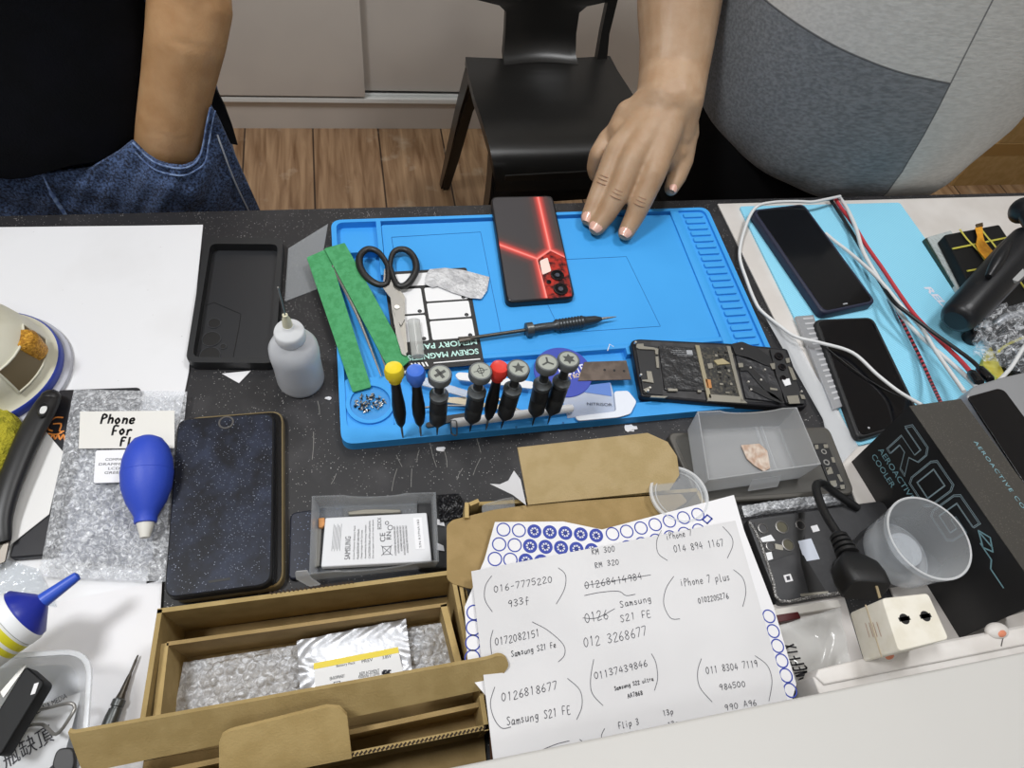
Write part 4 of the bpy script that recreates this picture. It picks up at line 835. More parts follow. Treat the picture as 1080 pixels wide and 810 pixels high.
# ------------------------------------------------------------------ screw memory pad, scissors, tape, clear tube
z7b = Zr(340, 225, 5.4)
t = thing('screw_pad', 'black magnetic screw pad card with white cells under the scissors', 'pad', P(460, 335, HM)); qc = Quad([(404, 287), (492, 282), (511, 384), (419, 392)], HM + .0011)
bm = B(); qc.rect(bm, 0, 0, 1, 1, 0, .001, .003, .0002); part('card', bm, mat('card_black', '#141416', .45), t)
cell = mat('cell_white', '#e9e9ea', .5)
for u0, v0, u1, v1 in ((.12, .035, .97, .17), (.45, .2, .95, .345), (.45, .365, .95, .53), (.45, .55, .95, .735), (.1, .2, .41, .46), (.1, .48, .41, .735)):
    bm = B(); qc.rect(bm, u0, v0, u1, v1, .0003, .0004, .002); ce = part('cell', bm, cell, t)
    if v1 > .2: bm = B(); qc.ring(bm, u1 - .055, v1 - .02, .0021, .0009, .0006, .0004, 16); qc.rect(bm, u1 - .072, v1 - .024, u1 - .038, v1 - .016, .0006, .0003); qc.rect(bm, u1 - .059, v1 - .035, u1 - .051, v1 - .005, .0006, .0003); part('cell_mark', bm, marker, ce)
tl = mat('print_teal', '#bfe6dd', .6); bm = B(); up = V((0, 0, 1))
merge(bm, type_mesh('SCREW MAGNETISM', qc.p(.955, .85, .0003), qc.p(.06, .862, .0003), up, .0066, bold=.025)); merge(bm, type_mesh('MEMORY PAD', qc.p(.955, .757, .0003), qc.p(.26, .767, .0003), up, .0066, bold=.025)); part('print', bm, tl, t, 'pale green upside-down print')
bm = B(); qc.rect(bm, .42, .945, .96, .955, .0003, .0003)
for i in range(5): qc.poly(bm, [(.16 + .04 * i, .935), (.18 + .04 * i, .935), (.2 + .04 * i, .975), (.18 + .04 * i, .975)], .0003, .0003)
part('stripe', bm, cell, t)
t = thing('scissors', 'small scissors with black handles lying on the black screw pad', 'scissors', P(415, 320, HM))
hb = mat('handle_black', '#1c1c1d', .42); zc = .0175
def zp(pts, h_): return [P(x, y, h_) for x, y in z7b(*pts)]
for loop in ([(372, 300), (345, 250), (305, 212), (255, 205), (216, 240), (212, 295), (240, 350), (290, 392), (340, 408), (372, 385), (372, 300)], [(385, 300), (398, 235), (430, 207), (480, 210), (520, 250), (535, 310), (515, 365), (475, 408), (435, 412), (408, 375), (385, 300)]):
    bm = B(); tube(bm, zp(loop, zc), lambda s: .0026 + .0012 * math.sin(PI * s), 10, 5, .9); part('handle', bm, hb, t)
bm = B(); sheet(bm, zp([(352, 320), (372, 296), (385, 330), (405, 420), (462, 492), (470, 600), (448, 640), (420, 600), (395, 545), (388, 480), (345, 425)], .0172), .0015); sheet(bm, zp([(395, 545), (430, 600), (465, 740), (478, 812), (452, 800), (420, 690)], .0172), .0015); part('blade', bm, steel, t)
bm = B(); sheet(bm, zp([(385, 300), (400, 300), (432, 420), (468, 470), (470, 600), (450, 560), (400, 480)], .0156), .0015); sheet(bm, zp([(455, 560), (470, 600), (486, 790), (470, 800), (440, 640)], .0156), .0015); part('blade', bm, mat('steel_matte', '#a4a19a', .4, .8), t)
bm = B(); disc(bm, zp([(425, 532)], .0182)[0], .0024, .001, 16); part('pivot', bm, mat('screw_light', '#dcd9d2', .3, .7), t)
pts = z7b((582, 402), (590, 350), (610, 318), (700, 310), (800, 322), (952, 362), (938, 440), (905, 487), (840, 482), (740, 450), (655, 415), (630, 424))
bm = B(); sheet(bm, [P(x, y, .0125) for x, y in pts], .0004, .001); solo('foil_tape', bm, mat('foil_grey', '#a9aaae', .35, .35, c2='#c8c9cc', nscale=60, bump=.5, bscale=200), 'piece of pale grey foil tape lying across the top of the screw pad', 'tape')
bm = B(); pa, pb_ = zp([(520, 610)], .0155)[0], zp([(545, 815)], .0155)[0]; tube(bm, [pa, pb_], .0062, 14, 0, .6); solo('clear_tube', bm, clear('tube_plastic', '#cfcfca', .4, .1, .7), 'short clear plastic tube beside the scissor blades on the screw pad', 'tube')
# ------------------------------------------------------------------ long screwdriver across the mat
A_, C_ = P(484, 358.5, HM + .0055), P(650, 334, HM + .007); ax = C_ - A_; L = ax.length
t = thing('screwdriver', 'dark steel screwdriver with a flat blade lying across the blue mat', 'screwdriver', P(566, 346, HM)); gun = mat('gunmetal', '#5e605f', .35, .7); dgun = mat('gunmetal_dark', '#43474a', .38, .6)
bm = B(); lathe(bm, [(.0019, .07 * L), (.0019, .42 * L)], A_, ax, 14); part('shaft', bm, dsteel, t)
bm = B(); tube(bm, [A_, A_ + ax * .03, A_ + ax * .08, A_ + ax * .12], lambda s: .0038 - .0018 * s, 10, 3, .4); part('blade', bm, dsteel, t)
bm = B(); lathe(bm, [(.004, .405 * L), (.0072, .412 * L), (.0072, .452 * L), (.0045, .458 * L)], A_, ax, 28); part('collar', bm, gun, t)
bm = B(); pr_ = [(.0042, .455 * L), (.0046, .5 * L), (.0042, .585 * L), (.006, .6 * L)]
for i in range(9): pr_ += [(.0066, (.61 + .02 * i) * L), (.0058, (.62 + .02 * i) * L)]
pr_ += [(.005, .8 * L), (.0042, .86 * L), (.002, .9 * L)]; lathe(bm, pr_, A_, ax, 24); part('handle', bm, dgun, t)
bm = B(); lathe(bm, [(.0018, .89 * L), (.0012, .95 * L), (.0004, L)], A_, ax, 10); part('tip', bm, steel, t, 'bright tip')
# ------------------------------------------------------------------ the eight upright screwdrivers in the near rim
symb = mat('cap_symbol', '#4a4c4a', .5); capg = mat('cap_top', '#a2a69d', .45)
KD = .86
def lathe_k(bm, prof, *a, **k): lathe(bm, [(r * KD, z) for r, z in prof], *a, **k)
def driver(bx, by, tx, ty, kind, capc, label, sym=None, Ht=.1):
    b_ = P(bx, by, .0108); tp = P(tx, ty, Ht); ax = tp - b_; L = ax.length
    t = thing('upright_screwdriver', label, 'screwdriver', b_, 'screwdrivers standing in the near rim of the blue mat'); a = ax.normalized()
    s = a.cross(V((0, 1, 0))).normalized(); u = s.cross(a); u = -u if u.y < 0 else u; s = u.cross(a) * (1 if (u.cross(a)).x > 0 else -1)
    if kind == 'slim':
        bm = B(); lathe_k(bm, [(.0006, 0), (.0011, .006), (.0013, .02), (.0013, .024)], b_, ax, 12); part('shaft', bm, steel, t)
        bm = B(); lathe_k(bm, [(.002, .017), (.0045, .022), (.0064, .034), (.0064, .046), (.005, .06), (.0044, .072), (.0052, L - .015)], b_, ax, 24); part('grip', bm, mat('grip_black', '#161618', .5), t)
        bm = B(); lathe_k(bm, [(.0052, L - .016), (.0062, L - .0155), (.0062, L - .011), (.0088, L - .0095), (.0092, L - .004), (.0078, L - .0005), (.0062, L - .0012), (.003, L - .0014)], b_, ax, 28); part('cap', bm, capc, t)
    else:
        bm = B(); lathe_k(bm, [(.0005, 0), (.0010, .006), (.0012, .018)], b_, ax, 12); part('shaft', bm, dsteel, t)
        bm = B(); lathe_k(bm, [(.0015, .013), (.0042, .018), (.0086, .025), (.0088, .04), (.0082, .041), (.0082, .042), (.0088, .043), (.0086, .057)], b_, ax, 28); part('grip', bm, mat('grip_grey', '#36383a', .5, .2), t)
        bm = B(); lathe_k(bm, [(.008, .057), (.0092, .058), (.0092, .062), (.0062, .064), (.0058, .067)], b_, ax, 28); part('collar', bm, mat('driver_grey', '#6a6e70', .4, .4), t)
        bm = B(); lathe_k(bm, [(.0045, .066), (.0042, L - .009), (.0062, L - .008)], b_, ax, 20); part('neck', bm, mat('grip_grey', '#36383a', .5, .2), t)
        bm = B(); lathe_k(bm, [(.0075, L - .0082), (.0108, L - .007), (.0111, L - .0012), (.0103, L), (.0088, L), (.0088, L - .0004)], b_, ax, 36); cp = part('cap', bm, mat('driver_grey', '#6a6e70', .4, .4), t)
        bm = B(); disc(bm, tp, .0089 * KD, .0006, 32, axis=a); part('cap_face', bm, capg, cp, 'pale cap face')
        bm = B(); o_ = tp + a * .0002
        def bar(ang, r0, r1, w): d = s * math.cos(ang) + u * math.sin(ang); e = a.cross(d); r0 *= KD; r1 *= KD; w *= KD; sheet(bm, [o_ + d * r0 + e * w, o_ + d * r1 + e * w, o_ + d * r1 - e * w, o_ + d * r0 - e * w], .0003)
        if sym == 'plus':
            for k in range(4): bar(k * PI / 2 + .5, 0, .0058, .0015)
        elif sym == 'cross':
            for k in range(4): bar(k * PI / 2 + .15, -.002, .0068, .0003)
            lathe(bm, [(.0028, 0), (.0028, .0003), (.0023, .0003), (.0023, 0)], o_, a, 20, False, False)
        elif sym == 'tri':
            for k in range(3): bar(k * 2 * PI / 3 - .55, 0, .0062, .0009)
        else:
            n = 5 if sym == 'star' else 6; r2 = .0029 if n == 5 else .0036; k0 = PI / 2 - .1
            pts = [o_ + (s * math.cos(k0 + PI * k / n) + u * math.sin(k0 + PI * k / n)) * (.0066 if k % 2 == 0 else r2) * KD for k in range(2 * n)]
            prism(bm, pts, .0003, 0, a)
        part('cap_mark', bm, symb, cp)
    return t
ym, bm_, rm = mat('cap_yellow', '#e8d02a', .4), mat('cap_blue2', '#3f6fd0', .4), mat('cap_red', '#d8392f', .4)
driver(425, 462, 415, 387, 'slim', ym, 'yellow-capped slim screwdriver standing in the mat rim')
driver(444, 460.5, 438, 390, 'slim', bm_, 'blue-capped slim screwdriver standing in the mat rim')
driver(461, 459, 464, 394, 'grey', None, 'grey screwdriver with a plus sign on its cap standing in the mat rim', 'plus')
driver(495.5, 455.5, 507, 391, 'grey', None, 'grey screwdriver with a thin crosshair on its cap standing in the mat rim', 'cross')
driver(512.5, 453.5, 527, 386, 'slim', rm, 'red-capped slim screwdriver standing in the mat rim')
driver(528.5, 452, 547, 388, 'grey', None, 'grey screwdriver with a five-point star on its cap standing in the mat rim', 'star')
driver(561.5, 449, 577.5, 382, 'grey', None, 'grey screwdriver with a three-armed mark on its cap standing in the mat rim', 'tri')
driver(577.5, 447.5, 600, 378.5, 'grey', None, 'grey screwdriver with a six-point star on its cap standing in the mat rim', 'star6')
# ------------------------------------------------------------------ tools lying in the near tray of the mat
z2 = Zr(480, 340, 5.4); z1 = Zr(340, 350, 5.4); spw = mat('spudger_white', '#e9eaec', .45)
bm = B(); sheet(bm, [P(x, y, .0135) for x, y in z2((0, 300), (18, 284), (60, 286), (445, 338), (440, 378), (240, 352), (20, 326))], .002, .002); solo('spudger', bm, spw, 'flat white plastic spudger lying behind the upright screwdrivers', 'spudger')
bm = B(); sheet(bm, [P(x, y, .0125) for x, y in z1((455, 225), (490, 215), (560, 250), (830, 335), (820, 372), (560, 300))], .0015, .001); solo('pry_bar', bm, clear('pry_clear', '#c8ccd2', .5, .15, .8), 'translucent grey pry bar lying behind the blue-capped screwdriver', 'pry bar')
bm = B(); sheet(bm, [P(x, y, .0105) for x, y in z1((690, 372), (820, 372), (850, 395), (1060, 420), (1050, 445), (700, 400))], .001, .001); solo('pry_tool', bm, mat('steel_warm', '#a59c8a', .35, .8), 'flat warm steel pry tool lying behind the plus-capped screwdriver', 'pry blade')
bm = B(); tube(bm, [P(x, y, .011) for x, y in z1((575, 432), (700, 420), (860, 420))], .0011, 8); solo('steel_pick', bm, steel, 'thin straight steel pick lying behind the plus-capped screwdriver', 'pick')
bm = B(); sheet(bm, [P(x, y, .0135) for x, y in z1((585, 522), (700, 478), (815, 460), (840, 470), (830, 500), (720, 515), (600, 545))], .0022, .002); solo('spudger', bm, mat('spudger_black', '#242426', .4), 'black curved spudger lying in the tray beside the plus-capped screwdriver', 'spudger')
bm = B(); tube(bm, [P(x, y, .0118) for x, y in ((522, 418), (545, 432), (560, 437), (574, 428), (600, 430))], .0018, 8, 4, .6); solo('metal_tweezers', bm, mat('steel_matte', '#a4a19a', .4, .8), 'bent steel tweezer arm lying beside the star-capped screwdriver', 'tweezers')
t = thing('plastic_stick', 'long round white plastic stick lying along the near rim of the mat', 'stick', P(540, 440, HM))
bm = B(); tube(bm, [P(476, 446.5, .0165), P(480, 446, .0165), P(600, 431, .0165), P(604, 430.3, .0165)], lambda s: .0042 if .02 < s < .98 else .0034, 16); part('rod', bm, spw, t)
bm = B(); tube(bm, [P(x, y, h_) for (x, y), h_ in zip(z1((735, 580), (732, 512), (748, 506), (764, 514), (766, 584), (750, 588), (737, 580)), (.012, .022, .0225, .022, .012, .0118, .012))], .0006, 8, 4); part('wire_clip', bm, mat('wire_dark', '#8d8f90', .3, .8), t, 'bent wire clip')
t = thing('opening_pick', 'round violet-blue opening pick disc behind the three-armed screwdriver', 'pick', P(598, 394, .012)); c = P(594, 392, .0132)
bm = B(); lathe(bm, [(.0285, -.001), (.029, -.0005), (.0285, 0)], c, n=48); part('disc', bm, mat('pick_violet', '#3f4fb0', .3), t)
bm = B(); merge(bm, type_mesh('NETTE', P(592, 397.5, .0132), P(618, 391.5, .0132), up, .0088, bold=.02)); part('print', bm, mat('print_white', '#e4e4f2', .5), t)
bm = B(); merge(bm, type_mesh('T ROGER', P(601, 400.5, .0132), P(621.5, 395, .0132), up, .0048, bold=.02)); part('print', bm, mat('print_gold', '#e0c9a0', .5), t)
t = thing('steel_spatula', 'brown-grey flat steel spatula with three holes beside the disassembled phone', 'spatula', P(640, 390, .012))
bm = B(); slab(bm, z2((735, 225), (975, 217), (1002, 325), (700, 332)), .0142, .0009, .0006, .0001); part('plate', bm, mat('steel_brown', '#6e625a', .4, .6, c2='#5d524b', nscale=90), t)
for x, y in ((852, 270), (907, 273), (963, 276)): bm = B(); disc(bm, P(*z2((x, y))[0], .0145), .0013, .0003, 14); part('hole', bm, hol, t)
t = thing('clear_card', 'clear plastic card with a blue printed strip in the tray of the mat', 'card', P(618, 425, .012))
bm = B(); sheet(bm, [P(x, y, .0122) for x, y in z2((600, 390), (885, 345), (935, 515), (640, 545))], .0005); part('sheet', bm, clear('card_clear', '#dfe6f4', .45, .15, .7), t)
bm = B(); sheet(bm, [P(x, y, .0127) for x, y in z2((640, 372), (882, 342), (892, 420), (650, 384))], .0003); part('strip', bm, mat('strip_blue', '#5a7fc8', .4), t, 'blue strip')
bm = B(); merge(bm, type_mesh('NITRISOR', P(*z2((752, 472))[0], .0127), P(*z2((895, 478))[0], .0127), up, .0032)); part('print', bm, ink, t)
bm = B(); slab(bm, z2((905, 392), (985, 388), (1035, 450), (1000, 520), (930, 540), (700, 560), (680, 535), (918, 505)), .0148, .0012, .003, .0003); solo('plastic_card', bm, mat('plastic_milky', '#dfe4ee', .35), 'milky white rounded plastic card in the tray beside the disassembled phone', 'card')
bm = B(); tube(bm, [P(x, y, .0102) for x, y in z2((868, 162), (880, 125), (903, 140))], .0006, 6); solo('plastic_shaving', bm, paper, 'tiny white curled shaving on the blue mat left of the disassembled phone', 'scrap')
for (x, y, r, lb) in ((465, 474, .004, 'white crumb on the black table below the plus-capped screwdriver'), (665, 451.5, .0065, 'white crumb on the black table below the clear plastic card'), (346, 420, .003, 'white crumb on the black table left of the round screw dish')):
    bm = B(); ell(bm, P(x, y, .001), r, r * .55, .001, 2)
    for v in bm.verts: v.co += V((rr.uniform(-1, 1), rr.uniform(-1, 1), 0)) * r * .2
    solo('plastic_crumb', bm, paper, lb, 'crumb', 'white crumbs on the black table')
# ------------------------------------------------------------------ the disassembled phone
z3 = Zr(640, 330, 4.909); ho = .0185
t = thing('disassembled_phone', 'opened phone showing its battery and circuit boards on the mat edge', 'phone', P(755, 395, HM))
def op(name, pts, dz, th, m, r=.0008, par=None, lab=None, bev=.0002): bm = B(); slab(bm, z3(*pts), ho + dz, th, r, bev); return part(name, bm, m, par or t, lab)
fr = op('frame', [(124, 145), (160, 134), (650, 158), (935, 184), (1042, 485), (1000, 492), (520, 462), (178, 432)], 0, .0085, mat('frame_dark', '#26262a', .35, .5), .004, bev=.0012)
inner = mat('chassis', '#2b2a2b', .45, c2='#39383a', nscale=90); gm = mat('shield_grey', '#9b978c', .35, .6); gd = mat('contact_gold', '#a09880', .4, .5); tapeb = mat('flex_black', '#18181a', .42); pcb = mat('board_dark', '#232321', .5, c2='#4a463c', nscale=420, lo=.5, hi=.6)
op('chassis', [(142, 150), (165, 143), (640, 168), (925, 195), (1025, 470), (520, 452), (190, 422)], .0004, .001, inner, .003)
op('speaker_module', [(148, 160), (262, 172), (292, 425), (190, 415)], .0016, .0015, mat('module_black', '#202022', .5))
ba = op('battery', [(268, 168), (470, 182), (512, 402), (300, 398)], .002, .002, mat('battery_wrap', '#232325', .35, bump=.9, bscale=110), .0015, lab='black wrapped battery')
bm = B()
for k, (x0, x1, y) in enumerate(((338, 412, 193), (332, 444, 202), (345, 446, 211), (365, 440, 219))): merge(bm, type_mesh('RECHARGEABLE LI-ION', P(*z3((x0, y + 4))[0], ho + .002), P(*z3((x1, y + 6))[0], ho + .002), up, .0011))
part('print', bm, mat('print_grey', '#a6a8ac', .6), ba)
op('qr_block', [(412, 192), (442, 194), (445, 218), (416, 216)], .0022, .0002, mat('print_grey', '#a6a8ac', .6), 0, ba)
op('main_board', [(478, 180), (640, 175), (700, 440), (530, 455)], .0018, .0018, pcb)
for n_, pts, m in (('contact', [(155, 160), (190, 158), (192, 172), (240, 178), (268, 185), (266, 215), (252, 213), (250, 190), (170, 186), (152, 178)], gm), ('contact', [(205, 300), (232, 302), (244, 362), (184, 352), (182, 346), (212, 344)], gm), ('contact', [(190, 395), (222, 380), (230, 390), (205, 410)], gm), ('rail', [(458, 165), (480, 168), (545, 452), (525, 455)], gd), ('rail', [(620, 170), (640, 172), (712, 462), (695, 462)], gm),
    ('connector', [(508, 340), (538, 345), (545, 388), (516, 390)], mat('copper', '#c98f5a', .35, .5)), ('connector', [(520, 262), (546, 258), (552, 284), (528, 290)], gm), ('connector', [(555, 245), (600, 235), (640, 262), (575, 268)], mat('flex_tan', '#a79a76', .5)), ('board_edge', [(530, 420), (690, 432), (730, 468), (520, 455)], gm),
    ('strip', [(252, 225), (268, 225), (272, 285), (258, 282)], gm), ('strip', [(316, 390), (365, 392), (368, 405), (318, 404)], gm), ('strip', [(470, 398), (490, 400), (492, 410), (472, 410)], gm), ('strip', [(230, 428), (320, 430), (300, 440), (225, 436)], gm)):
    op(n_, pts, .0032, .0014, m, .0003)
rb = random.Random(9); chipm = mat('chip_black', '#141414', .35)
for i in range(26):
    x, y = 555 + rb.uniform(0, 95) + 0, 195 + rb.uniform(0, 215); x += (y - 195) * .16; w_, h_ = rb.uniform(6, 20), rb.uniform(5, 14)
    op('chip', [(x, y), (x + w_, y + 1), (x + w_ + 2, y + h_), (x + 2, y + h_)], .0026, .0008, [chipm, gm, chipm, pcb][i % 4], 0, bev=0)
cable = [[(645, 160), (700, 148), (790, 185), (850, 230), (868, 280), (820, 270), (740, 232), (668, 215)], [(690, 280), (745, 272), (800, 330), (850, 382), (905, 400), (915, 470), (850, 432), (770, 345), (730, 298), (690, 300)], [(735, 372), (790, 385), (905, 440), (915, 472), (830, 440), (740, 395)]]
op('lower_battery', [(668, 218), (850, 280), (905, 400), (900, 462), (720, 440)], .0026, .0022, mat('wrap_charcoal', '#2c2c2f', .4, bump=.8, bscale=90), .0012)
for c_ in cable: op('flex_cable', c_, .0038, .0009, tapeb, .002)
op('camera_board', [(845, 185), (925, 195), (1025, 470), (930, 465), (880, 330)], .003, .0018, mat('module_black', '#202022', .5))
for x, y, r in ((893, 222, .0045), (910, 278, .0038), (915, 335, .0028)):
    c = P(*z3((x, y))[0], ho + .0048); bm = B(); lathe(bm, [(r, -.002), (r, 0), (r * .7, .0001), (r * .65, -.0005)], c, n=20); ln = part('camera_lens', bm, mat('lens_ring', '#2a2628', .25, .6), t)
    bm = B(); disc(bm, c + V((0, 0, .0002)), r * .5, .0003, 16); part('lens', bm, mat('lens_glass', '#0a0b10', .08), ln)
for pts, m in (([(908, 345), (945, 338), (955, 370), (925, 378)], spw), ([(932, 430), (990, 425), (1002, 468), (945, 470)], gm), ([(925, 235), (945, 232), (950, 255), (932, 260)], gm), ([(938, 275), (960, 285), (985, 345), (965, 348)], gm), ([(845, 262), (870, 258), (872, 290), (858, 290)], gm), ([(680, 260), (705, 258), (708, 280), (685, 282)], gm), ([(845, 385), (885, 392), (885, 402), (848, 398)], gm), ([(1000, 420), (1022, 425), (1030, 445), (1010, 445)], gm)):
    op('shield', pts, .0046, .001, m, .0004)
for x, y in ((745, 282), (800, 345), (748, 395), (735, 355), (700, 185), (820, 292), (150, 150), (215, 400), (225, 385), (1010, 405), (178, 318)): bm = B(); disc(bm, P(*z3((x, y))[0], ho + .0052), .0011, .003, 10); part('screw', bm, mat('screw_light', '#dcd9d2', .3, .7), t)
# ================================================================== right side of the table
z4 = Zr(770, 200, 3.484); z6b = Zr(880, 400, 3.115); z5 = Zr(770, 500, 3.484); zq = Zr(690, 420, 4.696); z5a = Zr(980, 200, 8.1); z8b = Zr(760, 600, 3.375)
up = V((0, 0, 1))
# ------------------------------------------------------------------ pale blue mat
t = thing('desk_mat', 'pale blue ribbed work mat with white lettering at the right end of the table', 'mat', P(930, 330))
qm = [(780, 217.5), (949, 213.5), (1100, 425), (905, 470)]
def m_ribbed():
    m, nt, b = base('mat_teal'); b.inputs['Base Color'].default_value = lin('#5cb0d2'); b.inputs['Roughness'].default_value = .6; N = nt.nodes.new; L = nt.links.new
    tc = N('ShaderNodeTexCoord'); wv = N('ShaderNodeTexWave'); wv.inputs['Scale'].default_value = 150; wv.bands_direction = 'DIAGONAL'; L(tc.outputs['Object'], wv.inputs['Vector'])
    r = N('ShaderNodeValToRGB'); r.color_ramp.elements[0].color = lin('#86d2f0'); r.color_ramp.elements[1].color = lin('#9ce2fb'); L(wv.outputs['Fac'], r.inputs[0]); L(r.outputs[0], b.inputs['Base Color'])
    u = N('ShaderNodeBump'); u.inputs['Strength'].default_value = .25; u.inputs['Distance'].default_value = .001; L(wv.outputs['Fac'], u.inputs['Height']); L(u.outputs[0], b.inputs['Normal']); return m
bm = B(); slab(bm, qm, .0045, .0024, .004, .0005); part('sheet', bm, m_ribbed(), t)
bm = B(); merge(bm, type_mesh('RELIFE', P(974, 303, .0045), P(1010, 340, .0045), up, .0095, bold=.03, shear=.2)); part('print', bm, mat('print_white', '#e4e4f2', .5), t, 'white lettering')
hm_ = .0046
def simple_phone(name, lab, px, h, th, case, r=.009, screen='#0b0b0f', extra=None):
    t = thing('phone', lab, 'phone', P(sum(x for x, y in px) / 4, sum(y for x, y in px) / 4, hm_)); q = Quad(px, h)
    bm = B(); slab(bm, px, h, th, r, .002, 6); part('case', bm, case, t)
    bm = B(); q.rect(bm, .05, .02, .95, .98, .0003, .0008, r * .8, .0003, n=6); s = part('screen', bm, mat('screen_' + screen[1:], screen, .12), t)
    return t, q, s
navyc = mat('case_navy', '#23263c', .5)
t, q, s = simple_phone('phone', 'black phone in a navy case lying on the pale blue mat, further from the camera', [(792.5, 221), (848, 214.5), (925, 319), (868, 331)], .0155, .0105, navyc)
bm = B(); q.rect(bm, .42, .955, .5, .965, .0006, .0002); part('mark', bm, mat('print_grey', '#a6a8ac', .6), s)
t, q, s = simple_phone('phone', 'black glossy phone partly under the black printed box on the pale blue mat', [(858, 336.5), (921, 334), (974, 443), (905, 464)], .0125, .0075, mat('case_black', '#1d1e20', .5), .01)
bm = B(); c = q.p(.2, .94, .0006); disc(bm, c, .0012, .0003, 12); part('mark', bm, mat('print_grey', '#a6a8ac', .6), s)
t = thing('metal_strip', 'silver ribbed metal strip beside the glossy phone on the pale blue mat', 'strip', P(865, 380, hm_)); qs = Quad([(839, 333.5), (858, 332), (890, 428), (879, 432)], .008)
bm = B(); qs.rect(bm, 0, 0, 1, 1, 0, .0032, .001, .0004); part('base', bm, mat('silver_satin', '#b4b6ba', .35, .6), t)
for i in range(16):
    bm = B(); qs.rect(bm, .35, .03 + i * .058, .9, .05 + i * .058, .0006, .0008); part('rib', bm, mat('silver_light', '#d9dadd', .35, .4), t)
bm = B(); sheet(bm, [P(804, 329, .006), P(836, 352, .006), P(862, 398, .006), P(905, 470, .005), P(880, 498, .005), P(868, 442, .005)], .0002); solo('clear_film', bm, clear('film_milky', '#f0f1f3', .3, .2, .6), 'strip of milky clear film on the white board beside the pale blue mat', 'film')
# ------------------------------------------------------------------ cables
cw_ = mat('cable_white', '#dfe0e0', .45); cb_ = mat('cable_black', '#19191b', .45); cr_ = mat('cable_red', '#c23a42', .45)
def m_braid():
    m, nt, b = base('cable_braid'); N = nt.nodes.new; L = nt.links.new; tc = N('ShaderNodeTexCoord'); wv = N('ShaderNodeTexWave'); wv.inputs['Scale'].default_value = 55; wv.bands_direction = 'Y'; L(tc.outputs['Object'], wv.inputs['Vector'])
    r = N('ShaderNodeValToRGB'); r.color_ramp.interpolation = 'CONSTANT'; r.color_ramp.elements[0].color = lin('#1a1517'); r.color_ramp.elements[1].position = .45; r.color_ramp.elements[1].color = lin('#c5444c'); L(wv.outputs['Fac'], r.inputs[0]); L(r.outputs[0], b.inputs['Base Color']); return m
def cable(lab, px, hs, r, m, cat='cable', plug=None):
    t = thing('cable', lab, cat, P(*px[len(px) // 2], hm_), 'cables crossing the pale blue mat')
    pts = [P(x, y, hs[i] if isinstance(hs, (list, tuple)) else hs) for i, (x, y) in enumerate(px)]
    bm = B(); tube(bm, pts, r, 10, 6); part('cord', bm, m, t)
    if plug:
        d = (pts[-1] - pts[-2]).normalized(); bm = B(); lathe(bm, [(r * 1.2, -.002), (.0042, 0), (.0045, .006), (.0045, .018), (.0036, .02)], pts[-1] - d * .004, d, 16); part('plug', bm, blackp, t)
    return t
cable('white cable looping round the phone in the navy case and crossing the glossy phone', [(886, 207), (870, 210.5), (856, 213), (840, 212.5), (815, 213.5), (797, 219), (786, 240), (780, 269), (788, 297), (796, 317), (803, 328), (820, 342), (839, 355), (865, 361.5), (899, 372), (925, 395), (948, 413), (972, 427)], [.016, .019, .0205, .0205, .0205, .018, .011, .0075, .007, .007, .007, .010, .015, .017, .0185, .019, .022, .034], .0019, cw_)
cable('thin black wire crossing the glossy phone', [(865, 361), (888, 380), (908, 395), (932, 410), (956, 421)], [.0145, .0145, .0145, .015, .024], .0005, cb_)
bx = lambda *p: z4(*p)
cable('black cable running down the pale blue mat to a black plug', bx((365, 32), (385, 60), (430, 130), (490, 230), (545, 330), (600, 410), (650, 452), (760, 535), (880, 622), (925, 668)), [.0085, .010, .010, .012, .018, .031, .034, .037, .046, .055], .0021, cb_, plug=1)
cable('red cable running beside the white cables to a black plug', bx((385, 32), (410, 70), (455, 130), (500, 205), (560, 290), (620, 380), (680, 462), (760, 545), (840, 622), (893, 682)), [.0085, .010, .012, .012, .0125, .013, .016, .026, .04, .055], .0023, cr_, plug=1)
cable('white cable running from the top edge of the pale blue mat beside the red cable', bx((405, 32), (430, 70), (462, 140), (490, 230), (545, 325), (600, 420), (680, 520), (790, 618), (870, 690), (905, 725)), [.0085, .014, .018, .0195, .0195, .019, .021, .03, .045, .058], .0023, cw_)
cable('white cable coming from under the phone in the navy case and crossing the others', bx((350, 160), (385, 190), (440, 232), (540, 322), (640, 440), (705, 510), (760, 600), (860, 742)), [.008, .009, .012, .0245, .0265, .0275, .036, .058], .0021, cw_)
cable('red and black braided cable running down to the black printed box', bx((588, 392), (640, 500), (700, 620), (740, 710), (778, 790)), [.009, .009, .011, .02, .05], .0018, m_braid())
cable('thin white cable at the right edge coming down to the silver device', [(1092, 352), (1080, 366), (1066, 388), (1050, 405)], [.05, .055, .06, .075], .002, cw_)
# ------------------------------------------------------------------ banded battery pack on a glass panel
t = thing('glass_panel', 'clear wrapped panel with a dark green edge under the black banded pack', 'panel', P(1020, 310))
qp = [(978, 250), (1003, 243), (1100, 400), (1060, 392)]
bm = B(); slab(bm, qp, .010, .0052, .002, .0006); part('wrap', bm, clear('wrap_thick', '#ccd5d4', .65, .2, .85, bump=1.5, bscale=90), t)
bm = B(); slab(bm, [(974.5, 252.5), (978, 250.5), (1022, 318), (1017, 318)], .0085, .006, 0, 0); part('edge', bm, mat('edge_green', '#22382f', .4), t, 'dark green edge')
t = thing('battery_pack', 'black rectangular pack held with yellow rubber bands beside the hot air gun', 'battery', P(1045, 300, .01))
hp2 = .0235; qb_ = [(995.5, 247.5), (1054, 236.5), (1142, 372), (1078, 408)]
bm = B(); slab(bm, qb_, hp2, .0125, .004, .0015); part('body', bm, mat('pack_black', '#141518', .35), t)
yb = mat('band_yellow', '#c4bb4c', .6)
